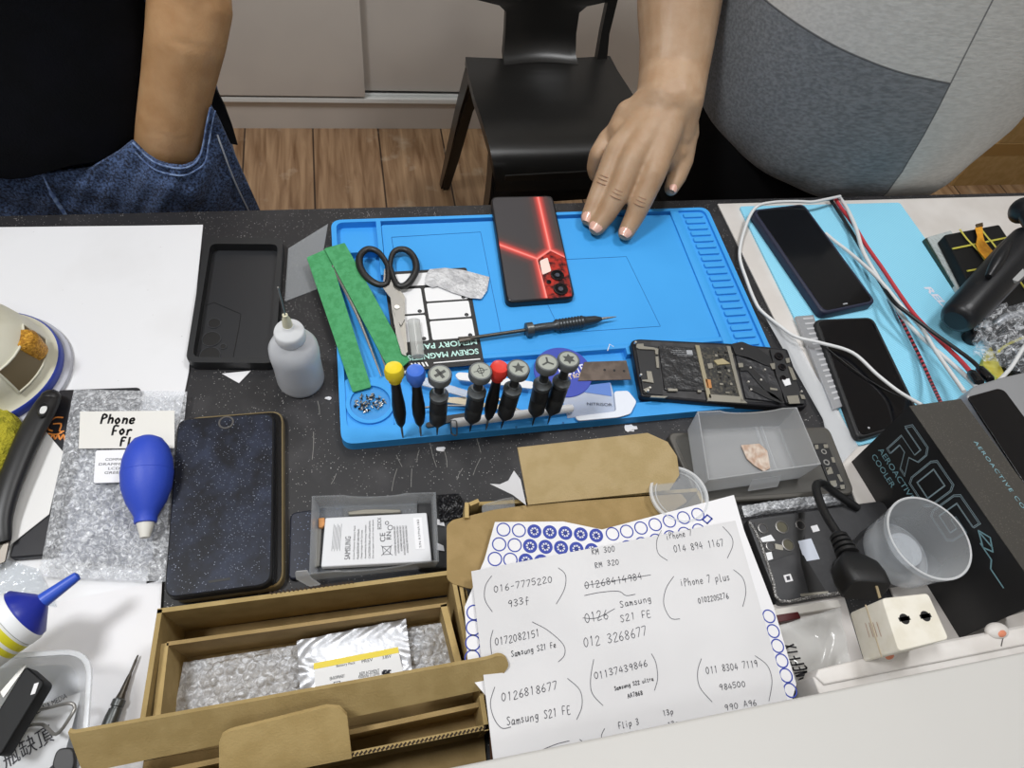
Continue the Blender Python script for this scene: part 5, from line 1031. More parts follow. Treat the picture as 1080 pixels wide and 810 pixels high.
for k, ln in enumerate(([(200, 505), (420, 460), (700, 402), (790, 385)], [(325, 695), (450, 672), (640, 630)], [(262, 340), (330, 430), (400, 500), (470, 590), (600, 760)], [(450, 345), (500, 410), (560, 480), (700, 680), (860, 900)])):
    bm = B(); tube(bm, [P(x, y, hp2 + .0012 + .0012 * (k > 1)) for x, y in z5a(*ln)], .0013, 8, 3, .6); part('rubber_band', bm, yb, t, 'yellow rubber band')
bm = B(); tube(bm, W([(1052, 372), (1065, 362), (1100, 348)], hp2 + .0012), .0015, 8, 3, .6); part('rubber_band', bm, yb, t, 'yellow rubber band')
bm = B(); sheet(bm, [P(x, y, hp2 + .005) for x, y in z5a((392, 325), (455, 312), (462, 395), (475, 440), (545, 525), (522, 570), (490, 602), (420, 520), (400, 470), (412, 400))], .0005, .001); fx = part('flex_ribbon', bm, mat('flex_orange', '#d98f1c', .4, c2='#e9a82c', nscale=200), t, 'orange flex ribbon')
bm = B(); slab(bm, z5a((403, 292), (458, 278), (464, 310), (410, 322)), hp2 + .0055, .002); part('connector', bm, mat('connector_brown', '#4b3a20', .5), fx)
# ------------------------------------------------------------------ hot air gun
A_, C_ = P(1009, 337, .034), P(1092, 247, .07); ax = C_ - A_; L = ax.length; a_ = ax.normalized()
t = thing('hot_air_gun', 'black round handle of a hot air gun standing over the pale blue mat lettering', 'hot air gun', P(1010, 345, hm_)); gb = mat('gun_black', '#121317', .38, bump=.08, bscale=500)
bm = B(); lathe(bm, [(.012, -.003), (.0165, -.0005), (.0185, .004), (.0195, .012), (.0205, .06), (.0215, .12), (.02, .15)], A_, ax, 36); part('handle', bm, gb, t)
s_ = a_.cross(up).normalized(); n_ = s_.cross(a_)
bm = B(); tube(bm, [A_ + a_ * (.05 + .008 * i) + n_ * .0235 - s_ * (.008 + .0012 * i) for i in range(8)], lambda q_: .0055 * (.6 + .6 * math.sin(PI * q_)), 10, 3); part('hinge_guard', bm, gb, t)
bm = B(); ell(bm, P(1078, 222, .085), .011, .014, .016); tube(bm, [A_ + a_ * .125 + n_ * .008, A_ + a_ * .14 + n_ * .018, P(1078, 222, .085)], .0075, 14, 4); part('end_knob', bm, gb, t)
bm = B(); c = A_ + a_ * .082 + n_ * .0165 + s_ * .013; sheet(bm, [c + a_ * .012, c + a_ * .006 + s_ * .006, c - a_ * .008 + s_ * .005, c - a_ * .01 - s_ * .001, c - a_ * .002 - s_ * .004], .004, .002); part('button', bm, mat('button_grey', '#a8a9a8', .45), t, 'grey button')
bm = B(); tube(bm, [A_ + a_ * .02 + s_ * .0198 + n_ * .002, A_ + a_ * .11 + s_ * .0212 + n_ * .002], .0012, 8); part('slot', bm, mat('slot_grey', '#55565a', .4), t)
bm = B(); lathe(bm, [(.009, 0), (.0085, .012), (.006, .014)], P(1022, 358, .0046), up, 16); part('foot', bm, gb, t)
bm = B(); tube(bm, [P(x, y, h_) for x, y, h_ in ((1052, 341, .03), (1062, 334, .034), (1074, 331, .036), (1092, 330, .036))], .0042, 10, 4, .6); solo('metal_hook', bm, mat('silver_satin', '#b4b6ba', .35, .6), 'satin silver hook beside the crumpled clear bag at the right edge', 'hook')
# ------------------------------------------------------------------ crumpled clear bag with something yellow in it
t = thing('plastic_bag', 'crumpled clear plastic bag with yellow contents beside the hot air gun', 'bag', P(1060, 375))
rb = random.Random(21)
def crum(amp, f): ph = [rb.uniform(0, 6) for _ in range(6)]; return lambda u, v: V((0, 0, amp * (abs(math.sin(u * f + ph[0] + 3 * math.sin(v * f * .7 + ph[1]))) + abs(math.sin(v * f * 1.3 + ph[2] + 2 * math.sin(u * f + ph[3]))) * .8)))
bm = B(); wrap_sheet(bm, [P(1028, 324, .034), P(1092, 326, .04), P(1095, 408, .022), P(1022, 378, .012)], 40, 40, crum(.006, 9)); part('film', bm, m_bubble('bag_film', .1, .85, 130), t)
bm = B(); sheet(bm, [P(x, y, .0125) for x, y in [(1036, 384), (1044, 366), (1092, 356), (1095, 408), (1060, 406)]], .006, .004); part('yellow_pad', bm, mat('pad_yellow', '#d8cf6a', .6, c2='#c9b83c', nscale=90), t, 'yellow pad')
# ------------------------------------------------------------------ silver device at the right edge
t = thing('bench_device', 'silver device with a black glossy face right of the black printed box', 'device', P(1085, 450))
bm = B(); slab(bm, [(1019, 417), (1027, 407), (1056, 398), (1100, 388), (1150, 520), (1112, 560)], .083, .0825, .004, .0015); part('body', bm, mat('silver_satin', '#b4b6ba', .35, .6), t)
bm = B(); slab(bm, [(1020.5, 418.5), (1053, 409.5), (1060, 412), (1140, 520), (1112, 557)], .0842, .0014, .004, .0004); part('panel', bm, blackp, t, 'black glossy panel')
# ------------------------------------------------------------------ black printed box
ht = .095; t0, t1, t3 = P(958.5, 428.5, ht), P(1013, 421, ht), P(1084, 609, ht); t3 = t0 + (t3 - t0) * 1.115; t2 = t1 + (t3 - t0); b0 = P(898, 487, .0022); sh_ = b0 - t0; b3 = t3 + sh_; b1 = V((t1.x, t1.y, b0.z)); b2 = V((t2.x, t2.y, b0.z))
t = thing('printed_box', 'black box with outlined lettering on its side behind the clear cup', 'box', (b0 + b2) / 2)
bm = B(); rings(bm, [[b0, b1, b2, b3], [t0, t1, t2, t3]]); part('body', bm, [mat('carton_black', '#121214', .42)], t, smooth=False)
bm = B(); sheet(bm, [t0 + up * .0006, t1 + up * .0006, t2 + up * .0006, t3 + up * .0006], .0005); part('lid_face', bm, speck('carton_grey', '#3c3934', '#56524b', 600, .25, .5), t, 'dark grey lid face')
e1, e2 = t3 - t0, t0 - b0; nf = e1.cross(e2).normalized(); nf = nf if nf.dot(EYE - b0) > 0 else -nf
def FB(a, b): return b0 + e1 * a + e2 * b + nf * .0003
lg = mat('print_bluegrey', '#8fa3ab', .5); lt = mat('print_tealgrey', '#7fa9b4', .5)
big = {'R': [[(.0, .0), (.18, .0), (.18, .38), (.45, .38), (.75, .0), (1, .0), (.66, .4), (.95, .55), (.95, .85), (.8, 1), (0, 1), (-.12, .8), (.72, .8), (.72, .58), (0, .58), (0, 0)]], 'O': [[(.1, 0), (.9, 0), (1, .15), (1, .85), (.9, 1), (.1, 1), (0, .85), (0, .15), (.1, 0)], [(.22, .2), (.78, .2), (.78, .8), (.22, .8), (.22, .2)]], 'G': [[(1, .8), (.22, .8), (.22, .2), (.78, .2), (.78, .42), (.5, .42), (.5, .58), (1, .58), (1, .15), (.9, 0), (.1, 0), (0, .15), (0, .85), (.1, 1), (1, 1), (1, .8)]]}
bm = B()
for ch_, a0 in (('R', .08), ('O', .27), ('G', .455)):
    for st in big[ch_]:
        for k in (1, .93): ribbon(bm, [FB(a0 + .166 * (.5 + (x - .5) * k), .5 + .42 * (.5 + (y - .5) * k)) for x, y in st], .0006, nf)
part('outline_lettering', bm, lg, t, 'outlined lettering')
bm = B(); merge(bm, type_mesh('AEROACTIVE', FB(.055, .40), FB(.36, .40), nf, .0062)); merge(bm, type_mesh('COOLER', FB(.055, .28), FB(.25, .28), nf, .0062)); part('print', bm, lt, t)
bm = B()
for st in ([(.64, .86), (.69, .92), (.745, .86), (.71, .8), (.64, .86)], [(.655, .86), (.73, .88)], [(.69, .8), (.77, .8), (.8, .74), (.89, .74)]): ribbon(bm, [FB(a, b) for a, b in st], .0012, nf)
part('emblem', bm, lt, t)
def TB(u, v): return t0 + (t1 - t0) * u + (t3 - t0) * v + up * .0007
bm = B(); merge(bm, type_mesh('AEROACTIVE COOLER', TB(.66, .24), TB(.66, .72), up, .0036, space=1.25)); part('print', bm, lt, t)
# ------------------------------------------------------------------ grey phone cover and the clear box on it
t = thing('phone_cover', 'dark grey phone back cover with a black camera strip under the empty clear box', 'phone cover', P(800, 490)); cov = [(703, 456), (874, 449.5), (902.5, 521), (738, 531)]
bm = B(); slab(bm, cov, .007, .0066, .009, .0015, 6); part('shell', bm, mat('cover_grey', '#56534e', .42, .3), t)
qv = Quad(cov, .007); bm = B(); qv.rect(bm, .03, .06, .97, .94, .0003, .0006, .007, .0002); part('inner_face', bm, mat('cover_inner', '#4b4945', .5), t)
bm = B(); slab(bm, zq((788, 225), (856, 221), (952, 444), (880, 452)), .0088, .0014, .002, .0003); st_ = part('camera_strip', bm, blackm, t, 'black camera strip')
for x, y, r in ((840, 265, .0028), (853, 318, .0031), (868, 360, .003), (890, 425, .003)):
    bm = B(); c = P(*zq((x, y))[0], .0091); lathe(bm, [(r, -.0002), (r, .0003), (r * .62, .0003), (r * .6, -.0002)], c, n=20, cap0=False, cap1=False); part('camera_ring', bm, mat('ring_pale', '#9d9c98', .35, .5), st_)
for p_ in ([(795, 232), (812, 230), (814, 250), (800, 252)], [(838, 228), (860, 228), (862, 246), (842, 246)], [(875, 292), (890, 292), (898, 318), (884, 318)], [(850, 345), (876, 340), (888, 372), (860, 378)], [(905, 378), (918, 376), (936, 412), (924, 414)], [(870, 410), (900, 406), (905, 432), (880, 436)], [(920, 430), (942, 428), (945, 448), (925, 450)]):
    bm = B(); slab(bm, zq(*p_), .0094, .0006, .0004); part('contact', bm, gm, st_)
clr = clear('box_clear', '#f6f7f8', .14, .14, .65, tint='#f4f5f6'); clr2 = clear('case_clear', '#f2f4f6', .07, .14, .55)
def clear_case(name, lab, rim, h, hb, m, shrink=.93, notch=None, cat='case', front=None):
    r = W(rim, h); c = sum(r, V((0, 0, 0))) / 4; bs = [V((c.x + (p.x - c.x) * shrink, c.y + (p.y - c.y) * shrink, hb + T)) for p in r]
    t = thing(name, lab, cat, V((c.x, c.y, T + hb)))
    bm = B(); prism(bm, rpoly([p + up * .0012 for p in bs], .004), .0012); part('floor_panel', bm, m, t)
    for i in range(4):
        j = (i + 1) % 4; a, b = r[i], r[j]; nt_ = notch if i == 0 else (front if i == 2 else None); top = [a, b]
        if nt_:
            f0, f1, dp_ = nt_; top = [a] + [a.lerp(b, f0 + (f1 - f0) * k / 10) - up * dp_ * (math.sin(PI * k / 10) ** .6) for k in range(11)] + [b]
        bot = [bs[i].lerp(bs[j], max(0, min(1, (p - a).dot(b - a) / (b - a).length_squared))) for p in top]
        inw = (c - (a + b) / 2); inw.z = 0; inw = inw.normalized() * .0012; bm = B(); k = len(top)
        vo = [[bm.verts.new(p) for p in q_] for q_ in (bot, top, [p + inw for p in top], [p + inw for p in bot])]
        for a_i in range(4):
            q1, q2 = vo[a_i], vo[(a_i + 1) % 4]
            for x in range(k - 1): bm.faces.new((q1[x], q1[x + 1], q2[x + 1], q2[x]))
        bm.faces.new([vo[x][0] for x in range(4)]); bm.faces.new([vo[x][-1] for x in (3, 2, 1, 0)]); part('side_panel', bm, m, t)
    return t, r, bs, c
t, r_, bs_, c_ = clear_case('clear_box', 'empty clear plastic box with a notched rim standing on the grey phone cover', [(735.5, 434), (840.5, 429.5), (866, 489.5), (747, 506.5)], .042, .0095, clr, .95, (.22, .85, .006), 'box')
bm = B()
for f in (.72, .78): sheet(bm, [bs_[0].lerp(bs_[1], f) + up * .0013, bs_[0].lerp(bs_[1], f + .012) + up * .003, bs_[3].lerp(bs_[2], f + .012) + up * .003, bs_[3].lerp(bs_[2], f) + up * .0013], .0008)
part('floor_rib', bm, clr, t)
bm = B(); ha, hbv = r_[3].lerp(r_[2], .45), r_[3].lerp(r_[2], .72); ot = V((0, -.006, -.012)); sheet(bm, [ha + V((0, 0, -.016)), hbv + V((0, 0, -.016)), hbv + V((0, -.005, -.028)), ha + V((0, -.005, -.028))], .001); part('latch_tab', bm, clr, t)
bm = B(); pts = [P(x, y, .0125) for x, y in zq((430, 232), (520, 225), (560, 260), (575, 345), (545, 362), (500, 335), (460, 300))]; sheet(bm, pts, .0008, .001); solo('copper_sheet', bm, mat('copper_dusty', '#b79a86', .5, .2, c2='#cfc0b2', nscale=130, bump=.5), 'small dusty copper-coloured piece inside the empty clear box', 'piece')
# ------------------------------------------------------------------ dismantled phone housing, bubble strip, cup
t = thing('phone_housing', 'dismantled dark phone housing with camera holes under the black plug and clear cup', 'phone housing', P(890, 580)); hh = .0098
ho_ = [(787, 547.5), (930, 528), (1008, 607), (822, 638)]
bm = B(); slab(bm, ho_, hh, .0076, .005, .001); part('shell', bm, mat('housing_grey', '#333335', .4, .2, c2='#3b3b3d', nscale=60), t)
bm = B(); tube(bm, W([(790, 550), (800, 567), (808, 590), (815, 612), (823, 634), (860, 629), (900, 623), (960, 613), (1004, 606)], hh), lambda q_: .0013, 8, 3); part('broken_edge', bm, speck('edge_chipped', '#5c5a58', '#c9c7c4', 900, .4, .4), t, 'chipped pale edge')
def hp_(name, pts, dz, th, m, r=.0006, par=None): bm = B(); slab(bm, z5(*pts), hh + dz, th, r, 0); return part(name, bm, m, par or t)
cp = hp_('camera_plate', [(85, 175), (200, 155), (275, 165), (282, 210), (240, 290), (150, 320)], .0005, .001, mat('plate_dark', '#2a2a2b', .4), .003)
for x, y, r, m in ((190, 195, .006, 'olive'), (213, 260, .0056, 'olive'), (120, 200, .0046, 'lensgrey'), (148, 266, .0042, 'lensgrey'), (258, 188, .0046, 'lensblk')):
    c = P(*z5((x, y))[0], hh + .0008); bm = B(); lathe(bm, [(r, -.0005), (r, .0004), (r * .82, .0005), (r * .8, -.0002)], c, n=24, cap0=False, cap1=False); rg = part('hole_ring', bm, mat('ring_grey', '#6e6c6a', .3, .6), cp)
    bm = B(); disc(bm, c + up * .0001, r * .8, .0004, 20); part('hole', bm, {'olive': mat('hole_olive', '#4b4733', .4), 'lensgrey': mat('hole_grey', '#3c3c3e', .3), 'lensblk': hol}[m], rg)
for n__, p_, m in (('contact', [(110, 235), (150, 222), (166, 245), (120, 250)], spw), ('contact', [(130, 290), (152, 285), (158, 312), (138, 318)], spw), ('contact', [(165, 255), (195, 262), (195, 280), (168, 275)], gm), ('label', [(296, 192), (320, 186), (330, 208), (306, 214)], paper), ('label', [(250, 246), (298, 236), (330, 312), (282, 320), (272, 300), (266, 296)], mat('label_bluewhite', '#cfd5e2', .45)), ('label', [(196, 372), (222, 366), (232, 392), (205, 398)], paper), ('metal_bar', [(258, 440), (360, 430), (362, 438), (262, 450)], gm)):
    hp_(n__, p_, .0006, .0005, m, .0003)
hp_('qr_mark', [(206, 376), (218, 373), (222, 388), (210, 390)], .0008, .0002, ink, 0)
hp_('flex_strip', [(252, 142), (276, 140), (272, 200), (285, 320), (352, 430), (290, 438), (262, 330)], .0004, .0004, hol, .001)
bm = B(); bubble(bm, [(783, 533), (886, 519), (900, 530), (786, 545)], .008, .006, .0018, 90, 24, 4); solo('bubble_wrap', bm, bubm, 'narrow strip of bubble wrap between the grey phone cover and the dark phone housing', 'bubble wrap')
bm = B(); slab(bm, [(890, 588), (925, 549), (972, 574), (1003, 604), (930, 614)], .0302, .0202, .004, .001); solo('phone_part', bm, mat('housing_grey', '#333335'), 'dark flat phone part stacked on the phone housing directly under the clear cup', 'phone part')
o = P(944, 585, .0304); t = thing('plastic_cup', 'clear round plastic cup standing by the lettered side of the black box', 'cup', o); cu = clear('cup_plastic', '#f0f2f4', .13, .08, .62); hcup = .043; KC = .955
bm = B(); lathe(bm, [(.0272, .0005), (.0291, .002), (.031, .02), (.0328, hcup - .006), (.0335, hcup - .0055), (.0335, hcup)], o, n=56, cap0=False, cap1=False); lathe(bm, [(.0328, hcup), (.0318, hcup - .008), (.03, .02), (.0282, .003), (.026, .0015)], o, n=56, cap0=False, cap1=False); part('wall', bm, cu, t)
bm = B(); disc(bm, o + up * .0018, .0272, .0012, 48); part('base', bm, cu, t)
bm = B(); lathe(bm, [(.0334, hcup), (.0344, hcup + .0006), (.0338, hcup + .0012), (.0326, hcup + .0006)], o, n=56, cap0=False, cap1=False); part('rim', bm, clear('cup_rim', '#f4f5f6', .45, .1, .8), t)
bm = B(); c = o + up * .001; lathe(bm, [(.0155, 0), (.0145, .012), (.0138, .0125), (.0145, 0)], c, n=40, cap0=False, cap1=False); disc(bm, c + up * .0125, .0142, .0008, 32); part('inner_boss', bm, cu, t)
# ------------------------------------------------------------------ power strip, adaptor, plug
strip = mat('strip_white', '#dcd8d4', .45, c2='#d2cdc8', nscale=40); specks = mat('fleck', '#4d4a48', .6)
t = thing('power_strip', 'white power strip lying along the near ledge at the right', 'power strip', P(1000, 720))
hl_ = .0795; yf = P(1036, 669, hl_).y; ys = P(1000, 696.5, hl_).y; xa, xl = P(929, 691, hl_).x, P(864, 722, hl_).x
bm = B(); prism(bm, [V((x, y, T + hl_)) for x, y in ((xa, yf), (1.0, yf), (1.0, ys), (xl + .004, ys), (xl, ys + .006), (xl + .004, ys + .010))], .018, .0012); part('lid', bm, strip, t)
bm = B(); prism(bm, [V((x, y, T + .0775)) for x, y in ((xa + .001, yf + .001), (1.001, yf + .001), (1.001, -.03), (xl - .001, -.03), (xl - .001, ys + .006))], .075, .0012); part('case', bm, strip, t)
for x, y in ((1051, 665.5), (933, 688.5)):
    c = P(x, y, .0785); bm = B(); ell(bm, c, .0095, .006, .0045, 3); rk = part('rocker_switch', bm, strip, t); bm = B(); ell(bm, c + V((0, -.0015, .0022)), .005, .0035, .0024, 3); part('lamp_lens', bm, mat('lamp_orange', '#d8896a', .35), rk, 'orange lamp lens')
bm = B(); tube(bm, [P(1056, 681.5, .0797), P(1058, 672, .0797), P(1050, 665, .0797)], .0004, 6); part('joint_line', bm, specks, t)
tq = [(930, 631), (979, 625.5), (1001, 674), (948, 687)]; r_ = W(tq, .118); bs_ = [V((p.x, p.y, T + .0798)) for p in r_]
t = thing('plug_adaptor', 'cream square plug adaptor with two pin holes on the power strip', 'adaptor', sum(bs_, V((0, 0, 0))) / 4)
crm = mat('adaptor_cream', '#e6e1d4', .45, c2='#ded8c8', nscale=70)
bm = B(); prism(bm, rpoly(r_, .003), .0378, .0006); part('body', bm, crm, t)
b45 = [V((p.x, p.y, T + .1)) for p in r_]
bm = B(); tube(bm, [b45[3] + V((-.0003, -.0003, 0)), b45[0] + V((-.0003, .0003, 0))], .0004, 6); part('joint_line', bm, mat('line_tan', '#b9a98e', .6), t)
for x, y in ((655, 178), (730, 168)):
    c = P(*z8b((x, y))[0], .1182); bm = B(); lathe(bm, [(.0034, 0), (.0034, -.0004)], c, n=20); sheet(bm, [c + V((-.0042, .0014, 0)), c + V((.0042, .0014, 0)), c + V((.0042, -.0012, 0)), c + V((-.0042, -.0012, 0))], .0004); part('pin_hole', bm, hol, t)
bm = B()
q0, q1 = b45[0], b45[3]; nx = (r_[0] - r_[1]).normalized()
for k in range(4): ribbon(bm, [q1.lerp(q0, .35 + .02 * k) + up * (.006 - .004 * k) + nx * .0004, q1.lerp(q0, .62 + .02 * k) + up * (.006 - .004 * k) + nx * .0004], .0006, nx)
part('faint_print', bm, mat('print_faint', '#b58f76', .6), t)
t = thing('power_plug', 'black moulded plug with a ribbed strain relief and cord behind the cream adaptor', 'plug', P(905, 610, .01))
rub = mat('rubber_black', '#161617', .5)
bm = B(); tube(bm, [P(x, y, h_) for x, y, h_ in ((905, 536, .012), (896, 530, .014), (880, 519, .018), (868, 510, .024), (861, 512, .03), (863, 524, .036), (871, 543, .045), (884, 564, .055))], .0036, 12, 6); part('cord', bm, rub, t)
A_, C_ = P(883, 563, .055), P(913, 622, .072); ax = C_ - A_; L = ax.length
bm = B(); pr_ = [(.0045, 0)]
for i in range(4): pr_ += [(.0072 + .0006 * i, .06 * L + .095 * L * i), (.0072 + .0006 * i, .11 * L + .095 * L * i), (.0052, .12 * L + .095 * L * i), (.0052, .15 * L + .095 * L * i)]
lathe(bm, pr_, A_, ax, 20); part('strain_relief', bm, rub, t)
bm = B(); s_ = ax.cross(up).normalized(); n_ = s_.cross(ax).normalized()
def psec(f, w_, d_): o_ = A_ + ax * f; return rpoly([o_ + s_ * w_ + n_ * d_, o_ - s_ * w_ + n_ * d_, o_ - s_ * w_ - n_ * d_, o_ + s_ * w_ - n_ * d_], min(w_, d_) * .6, 4)
rings(bm, [psec(.42, .007, .006), psec(.5, .0115, .008), psec(.62, .0165, .0105), psec(.8, .0175, .012), psec(1.0, .0165, .012), psec(1.02, .015, .011)]); part('body', bm, rub, t)
bm = B(); sheet(bm, [P(921.5, 612, .0785), P(924, 611.5, .0785), P(929.5, 630, .08), P(927, 631, .08)], .0008); part('pin_edge', bm, mat('brass_dull', '#9a8a6a', .45, .4), t, 'dull brass edge')
# things beneath, between the paper and the adaptor
bm = B(); slab(bm, [(812, 643), (884, 632), (888, 640), (816, 652)], .012, .0098, .001, .0005); solo('plastic_block', bm, mat('block_white', '#cfcbc4', .5), 'white plastic edge lying along the near side of the dark phone housing', 'block')
bm = B(); slab(bm, [(810, 650), (842, 645), (845, 652), (812, 658)], .013, .0108, .001, .0005); solo('red_block', bm, mat('block_maroon', '#4a1517', .4), 'dark maroon block poking out from under the big handwritten paper', 'block')
t = thing('zip_bag', 'clear zip bag with black marker writing between the big paper and the adaptor', 'bag', P(855, 700))
bm = B(); wrap_sheet(bm, [P(815, 662, .018), P(884, 641, .018), P(905, 742, .014), P(836, 752, .014)], 30, 30, crum(.0018, 7)); part('film', bm, clear('zip_film', '#f0f0ee', .42, .1, .75, tint='#eeeeec'), t)
bm = B(); write(bm, '~IDNEFFIX', P(862, 731, .0245), P(837, 679, .0245), .0098, .0013, rnd=random.Random(4), slant=.15); part('handwriting', bm, marker, t, 'black marker handwriting')
bm = B(); sheet(bm, [P(x, y, .003) for x, y in [(800, 640), (890, 628), (930, 760), (830, 770)]], .0008); solo('paper_sheet', bm, mat('paper_grey', '#cfcac6', .8), 'plain greyish paper lying under the clear zip bag', 'paper')
# ================================================================== cardboard boxes, papers and the battery case in the near middle
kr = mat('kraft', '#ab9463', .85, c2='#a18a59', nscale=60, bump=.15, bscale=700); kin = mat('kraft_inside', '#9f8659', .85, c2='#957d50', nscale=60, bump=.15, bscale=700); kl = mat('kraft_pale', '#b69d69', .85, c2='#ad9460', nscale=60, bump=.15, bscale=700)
flute = mat('flute_dark', '#33261a', .9)
def upwall(bm, a, b, h, h0, th, side, ha=None):
    """upright card panel below the picture points a-b; side +1/-1 gives the direction of its thickness"""
    A_, B_ = P(*a, h), P(*b, ha if ha is not None else h); d = B_ - A_; n = V((-d.y, d.x, 0)).normalized() * th * side; lo = T + h0
    q = [A_, B_, B_ + n, A_ + n]; rings(bm, [[V((p.x, p.y, lo)) for p in q], q])
def flutes(bm, A_, B_, n, w, inw):
    d = (B_ - A_)
    for i in range(n):
        a, b = A_ + d * ((i + .15) / n) + inw * .3 + V((0, 0, .0002)), A_ + d * ((i + .7) / n) + inw * .7 + V((0, 0, .0002)); ribbon(bm, [a, b], w, V((0, 0, 1)))
z7c = Zr(60, 600, 2.16)
# ------------------------------------------------------------------ big open mailer
h = .058; t = thing('cardboard_box', 'long open cardboard box holding the bubble-wrapped tray, rear of the two', 'box', P(320, 720))
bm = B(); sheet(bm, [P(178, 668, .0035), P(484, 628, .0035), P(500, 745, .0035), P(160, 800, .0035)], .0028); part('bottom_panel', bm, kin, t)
bm = B(); upwall(bm, (166, 642), (479, 601), h, .003, .003, -1); bw = part('rear_panel', bm, kr, t)
bm = B(); a, b = P(284, 623.5, h), P(374, 611.5, h); flutes(bm, a, b, 20, .0011, V((0, -.003, 0))); part('corrugation', bm, flute, bw)
bm = B(); upwall(bm, (166, 643), (147, 762), h, .003, .003, 1); part('left_panel', bm, kr, t)
bm = B(); upwall(bm, (479, 602), (499, 704), h, .003, .003, -1); part('right_panel', bm, kr, t)
bm = B(); upwall(bm, (486, 606), (503, 704), .056, .003, .0025, -1); part('outer_right_panel', bm, kl, t)
bm = B(); pts = [(71, 771, .074), (76, 774, .075), (516, 695, .075), (526, 691, .076), (534, 694, .076), (537, 702, .074), (531, 711, .07), (517, 724, .062), (509, 728, .058), (95, 814, .052), (86, 812, .056)]; sheet(bm, [P(*p) for p in pts], .003, .004); part('front_flap', bm, kr, t)
# ------------------------------------------------------------------ inner tray with bubble wrap and the silver pouch
t = thing('cardboard_tray', 'brown card tray lined with bubble wrap inside the long cardboard box', 'tray', P(320, 710, .004)); h = .05
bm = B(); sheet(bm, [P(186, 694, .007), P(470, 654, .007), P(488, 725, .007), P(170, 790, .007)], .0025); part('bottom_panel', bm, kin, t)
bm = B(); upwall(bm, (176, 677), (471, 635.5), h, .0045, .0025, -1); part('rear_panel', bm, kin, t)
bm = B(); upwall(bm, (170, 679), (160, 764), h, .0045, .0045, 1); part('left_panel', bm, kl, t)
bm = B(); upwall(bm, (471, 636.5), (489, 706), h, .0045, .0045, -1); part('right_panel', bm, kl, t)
bm = B(); bubble(bm, [(193, 698), (473, 655), (484, 712), (178, 775)], .022, .0066, .002, 250, 100, 8, .0018, .002); solo('bubble_wrap', bm, m_bubble('bubble_bright', .42, 1.0, 190), 'sheet of bubble wrap filling the brown card tray', 'bubble wrap')
t = thing('silver_pouch', 'silver antistatic pouch with a yellow-banded label on the bubble wrap in the card tray', 'pouch', P(370, 690, .028)); hs = .0325
bm = B(); cs = W([(313, 676), (428, 652.5), (436, 718), (318, 745)], hs); f_ = hexbump(.011, .0, 5, .0016); wrap_sheet(bm, cs, 60, 40, lambda u, v: V((0, 0, .0009 * math.sin(u * 26 + 5 * math.sin(v * 7)) * (1 - min(1, 4 * min(u, v, 1 - u))) + .0008 * math.sin(v * 19 + 3 * math.sin(u * 11)) * (1 - min(1, 5 * min(u, 1 - u)))))); part('foil', bm, mat('foil_silver', '#d3d5da', .36, .6, bump=.5, bscale=70), t)
bm = B(); slab(bm, [(331, 699.5), (419.5, 682.5), (428, 722), (333, 743)], hs + .0022, .0006); lb = part('label', bm, mat('label_white', '#e6e6e6', .5), t, 'white label with a yellow band')
bm = B(); slab(bm, z7c((585, 215), (777, 178), (779, 191), (585, 229)), hs + .0024, .0003); part('yellow_band', bm, mat('band_bright', '#e6cf3a', .5), lb)
bm = B()
for s, a, b in (('Battery Pack', (637, 226), (680, 218)), ('PREV', (695, 215), (720, 210)), ('3.85V', (742, 206), (762, 202)), ('EB-BG990ABY', (622, 254), (656, 247)), ('REPLACEMENT', (690, 243), (735, 235)), ('4500mAh 17.33Wh', (687, 250), (735, 242))): merge(bm, type_mesh(s, P(*z7c(a)[0], hs + .0022), P(*z7c(b)[0], hs + .0022), up, .0021))
for i in range(6):
    for j in range(6):
        if (i * 7 + j * 5 + i * j) % 3: bm.verts.ensure_lookup_table(); a = P(*z7c((741 + i * 3.2, 232 + j * 3.4))[0], hs + .0024); ribbon(bm, [a, a + V((.001, 0, 0))], .001, up)
for s in ([(631, 258), (645, 256), (646, 270), (632, 272), (631, 258)], [(636, 262), (641, 261)], [(636, 266), (641, 265)]): ribbon(bm, W(z7c(*s), hs + .0024), .0004, up)
part('print', bm, ink, lb)
# ------------------------------------------------------------------ front carton with a rounded tab
h = .056; t = thing('cardboard_box', 'empty dark-inside cardboard box with a rounded tab, nearest the ledge', 'box', P(320, 800))
bm = B(); upwall(bm, (30, 868), (516, 769), h, .001, .003, 1); part('front_panel', bm, kr, t)
bm = B(); a, b = P(360, 801.5, h), P(514, 770, h); flutes(bm, a, b, 34, .0012, V((0, .003, 0))); part('corrugation', bm, flute, t)
bm = B(); upwall(bm, (510, 733), (516, 770), h, .001, .003, -1); part('right_panel', bm, kl, t)
bm = B(); a, b = P(509.5, 733, h), P(515, 768, h); flutes(bm, a, b, 9, .0012, V((.003, 0, 0))); part('corrugation', bm, flute, t)
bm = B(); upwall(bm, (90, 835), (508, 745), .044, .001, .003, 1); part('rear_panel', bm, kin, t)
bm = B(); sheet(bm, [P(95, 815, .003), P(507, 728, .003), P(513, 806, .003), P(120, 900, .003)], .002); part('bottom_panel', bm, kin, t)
bm = B(); sheet(bm, [P(231, 828, .057), P(231, 783, .078), P(234, 776, .08), P(242, 771.5, .08), P(344, 746, .08), P(358, 747, .08), P(366, 755, .078), P(371, 800, .057)], .003); part('rounded_tab', bm, kl, t, 'paler rounded tab')
bm = B(); sheet(bm, [P(516.5, 777, .05), P(524, 777, .05), P(536, 803, .03), P(517, 803, .03)], .002); part('side_flap', bm, mat('kraft_brown', '#6d4c36', .85), t)
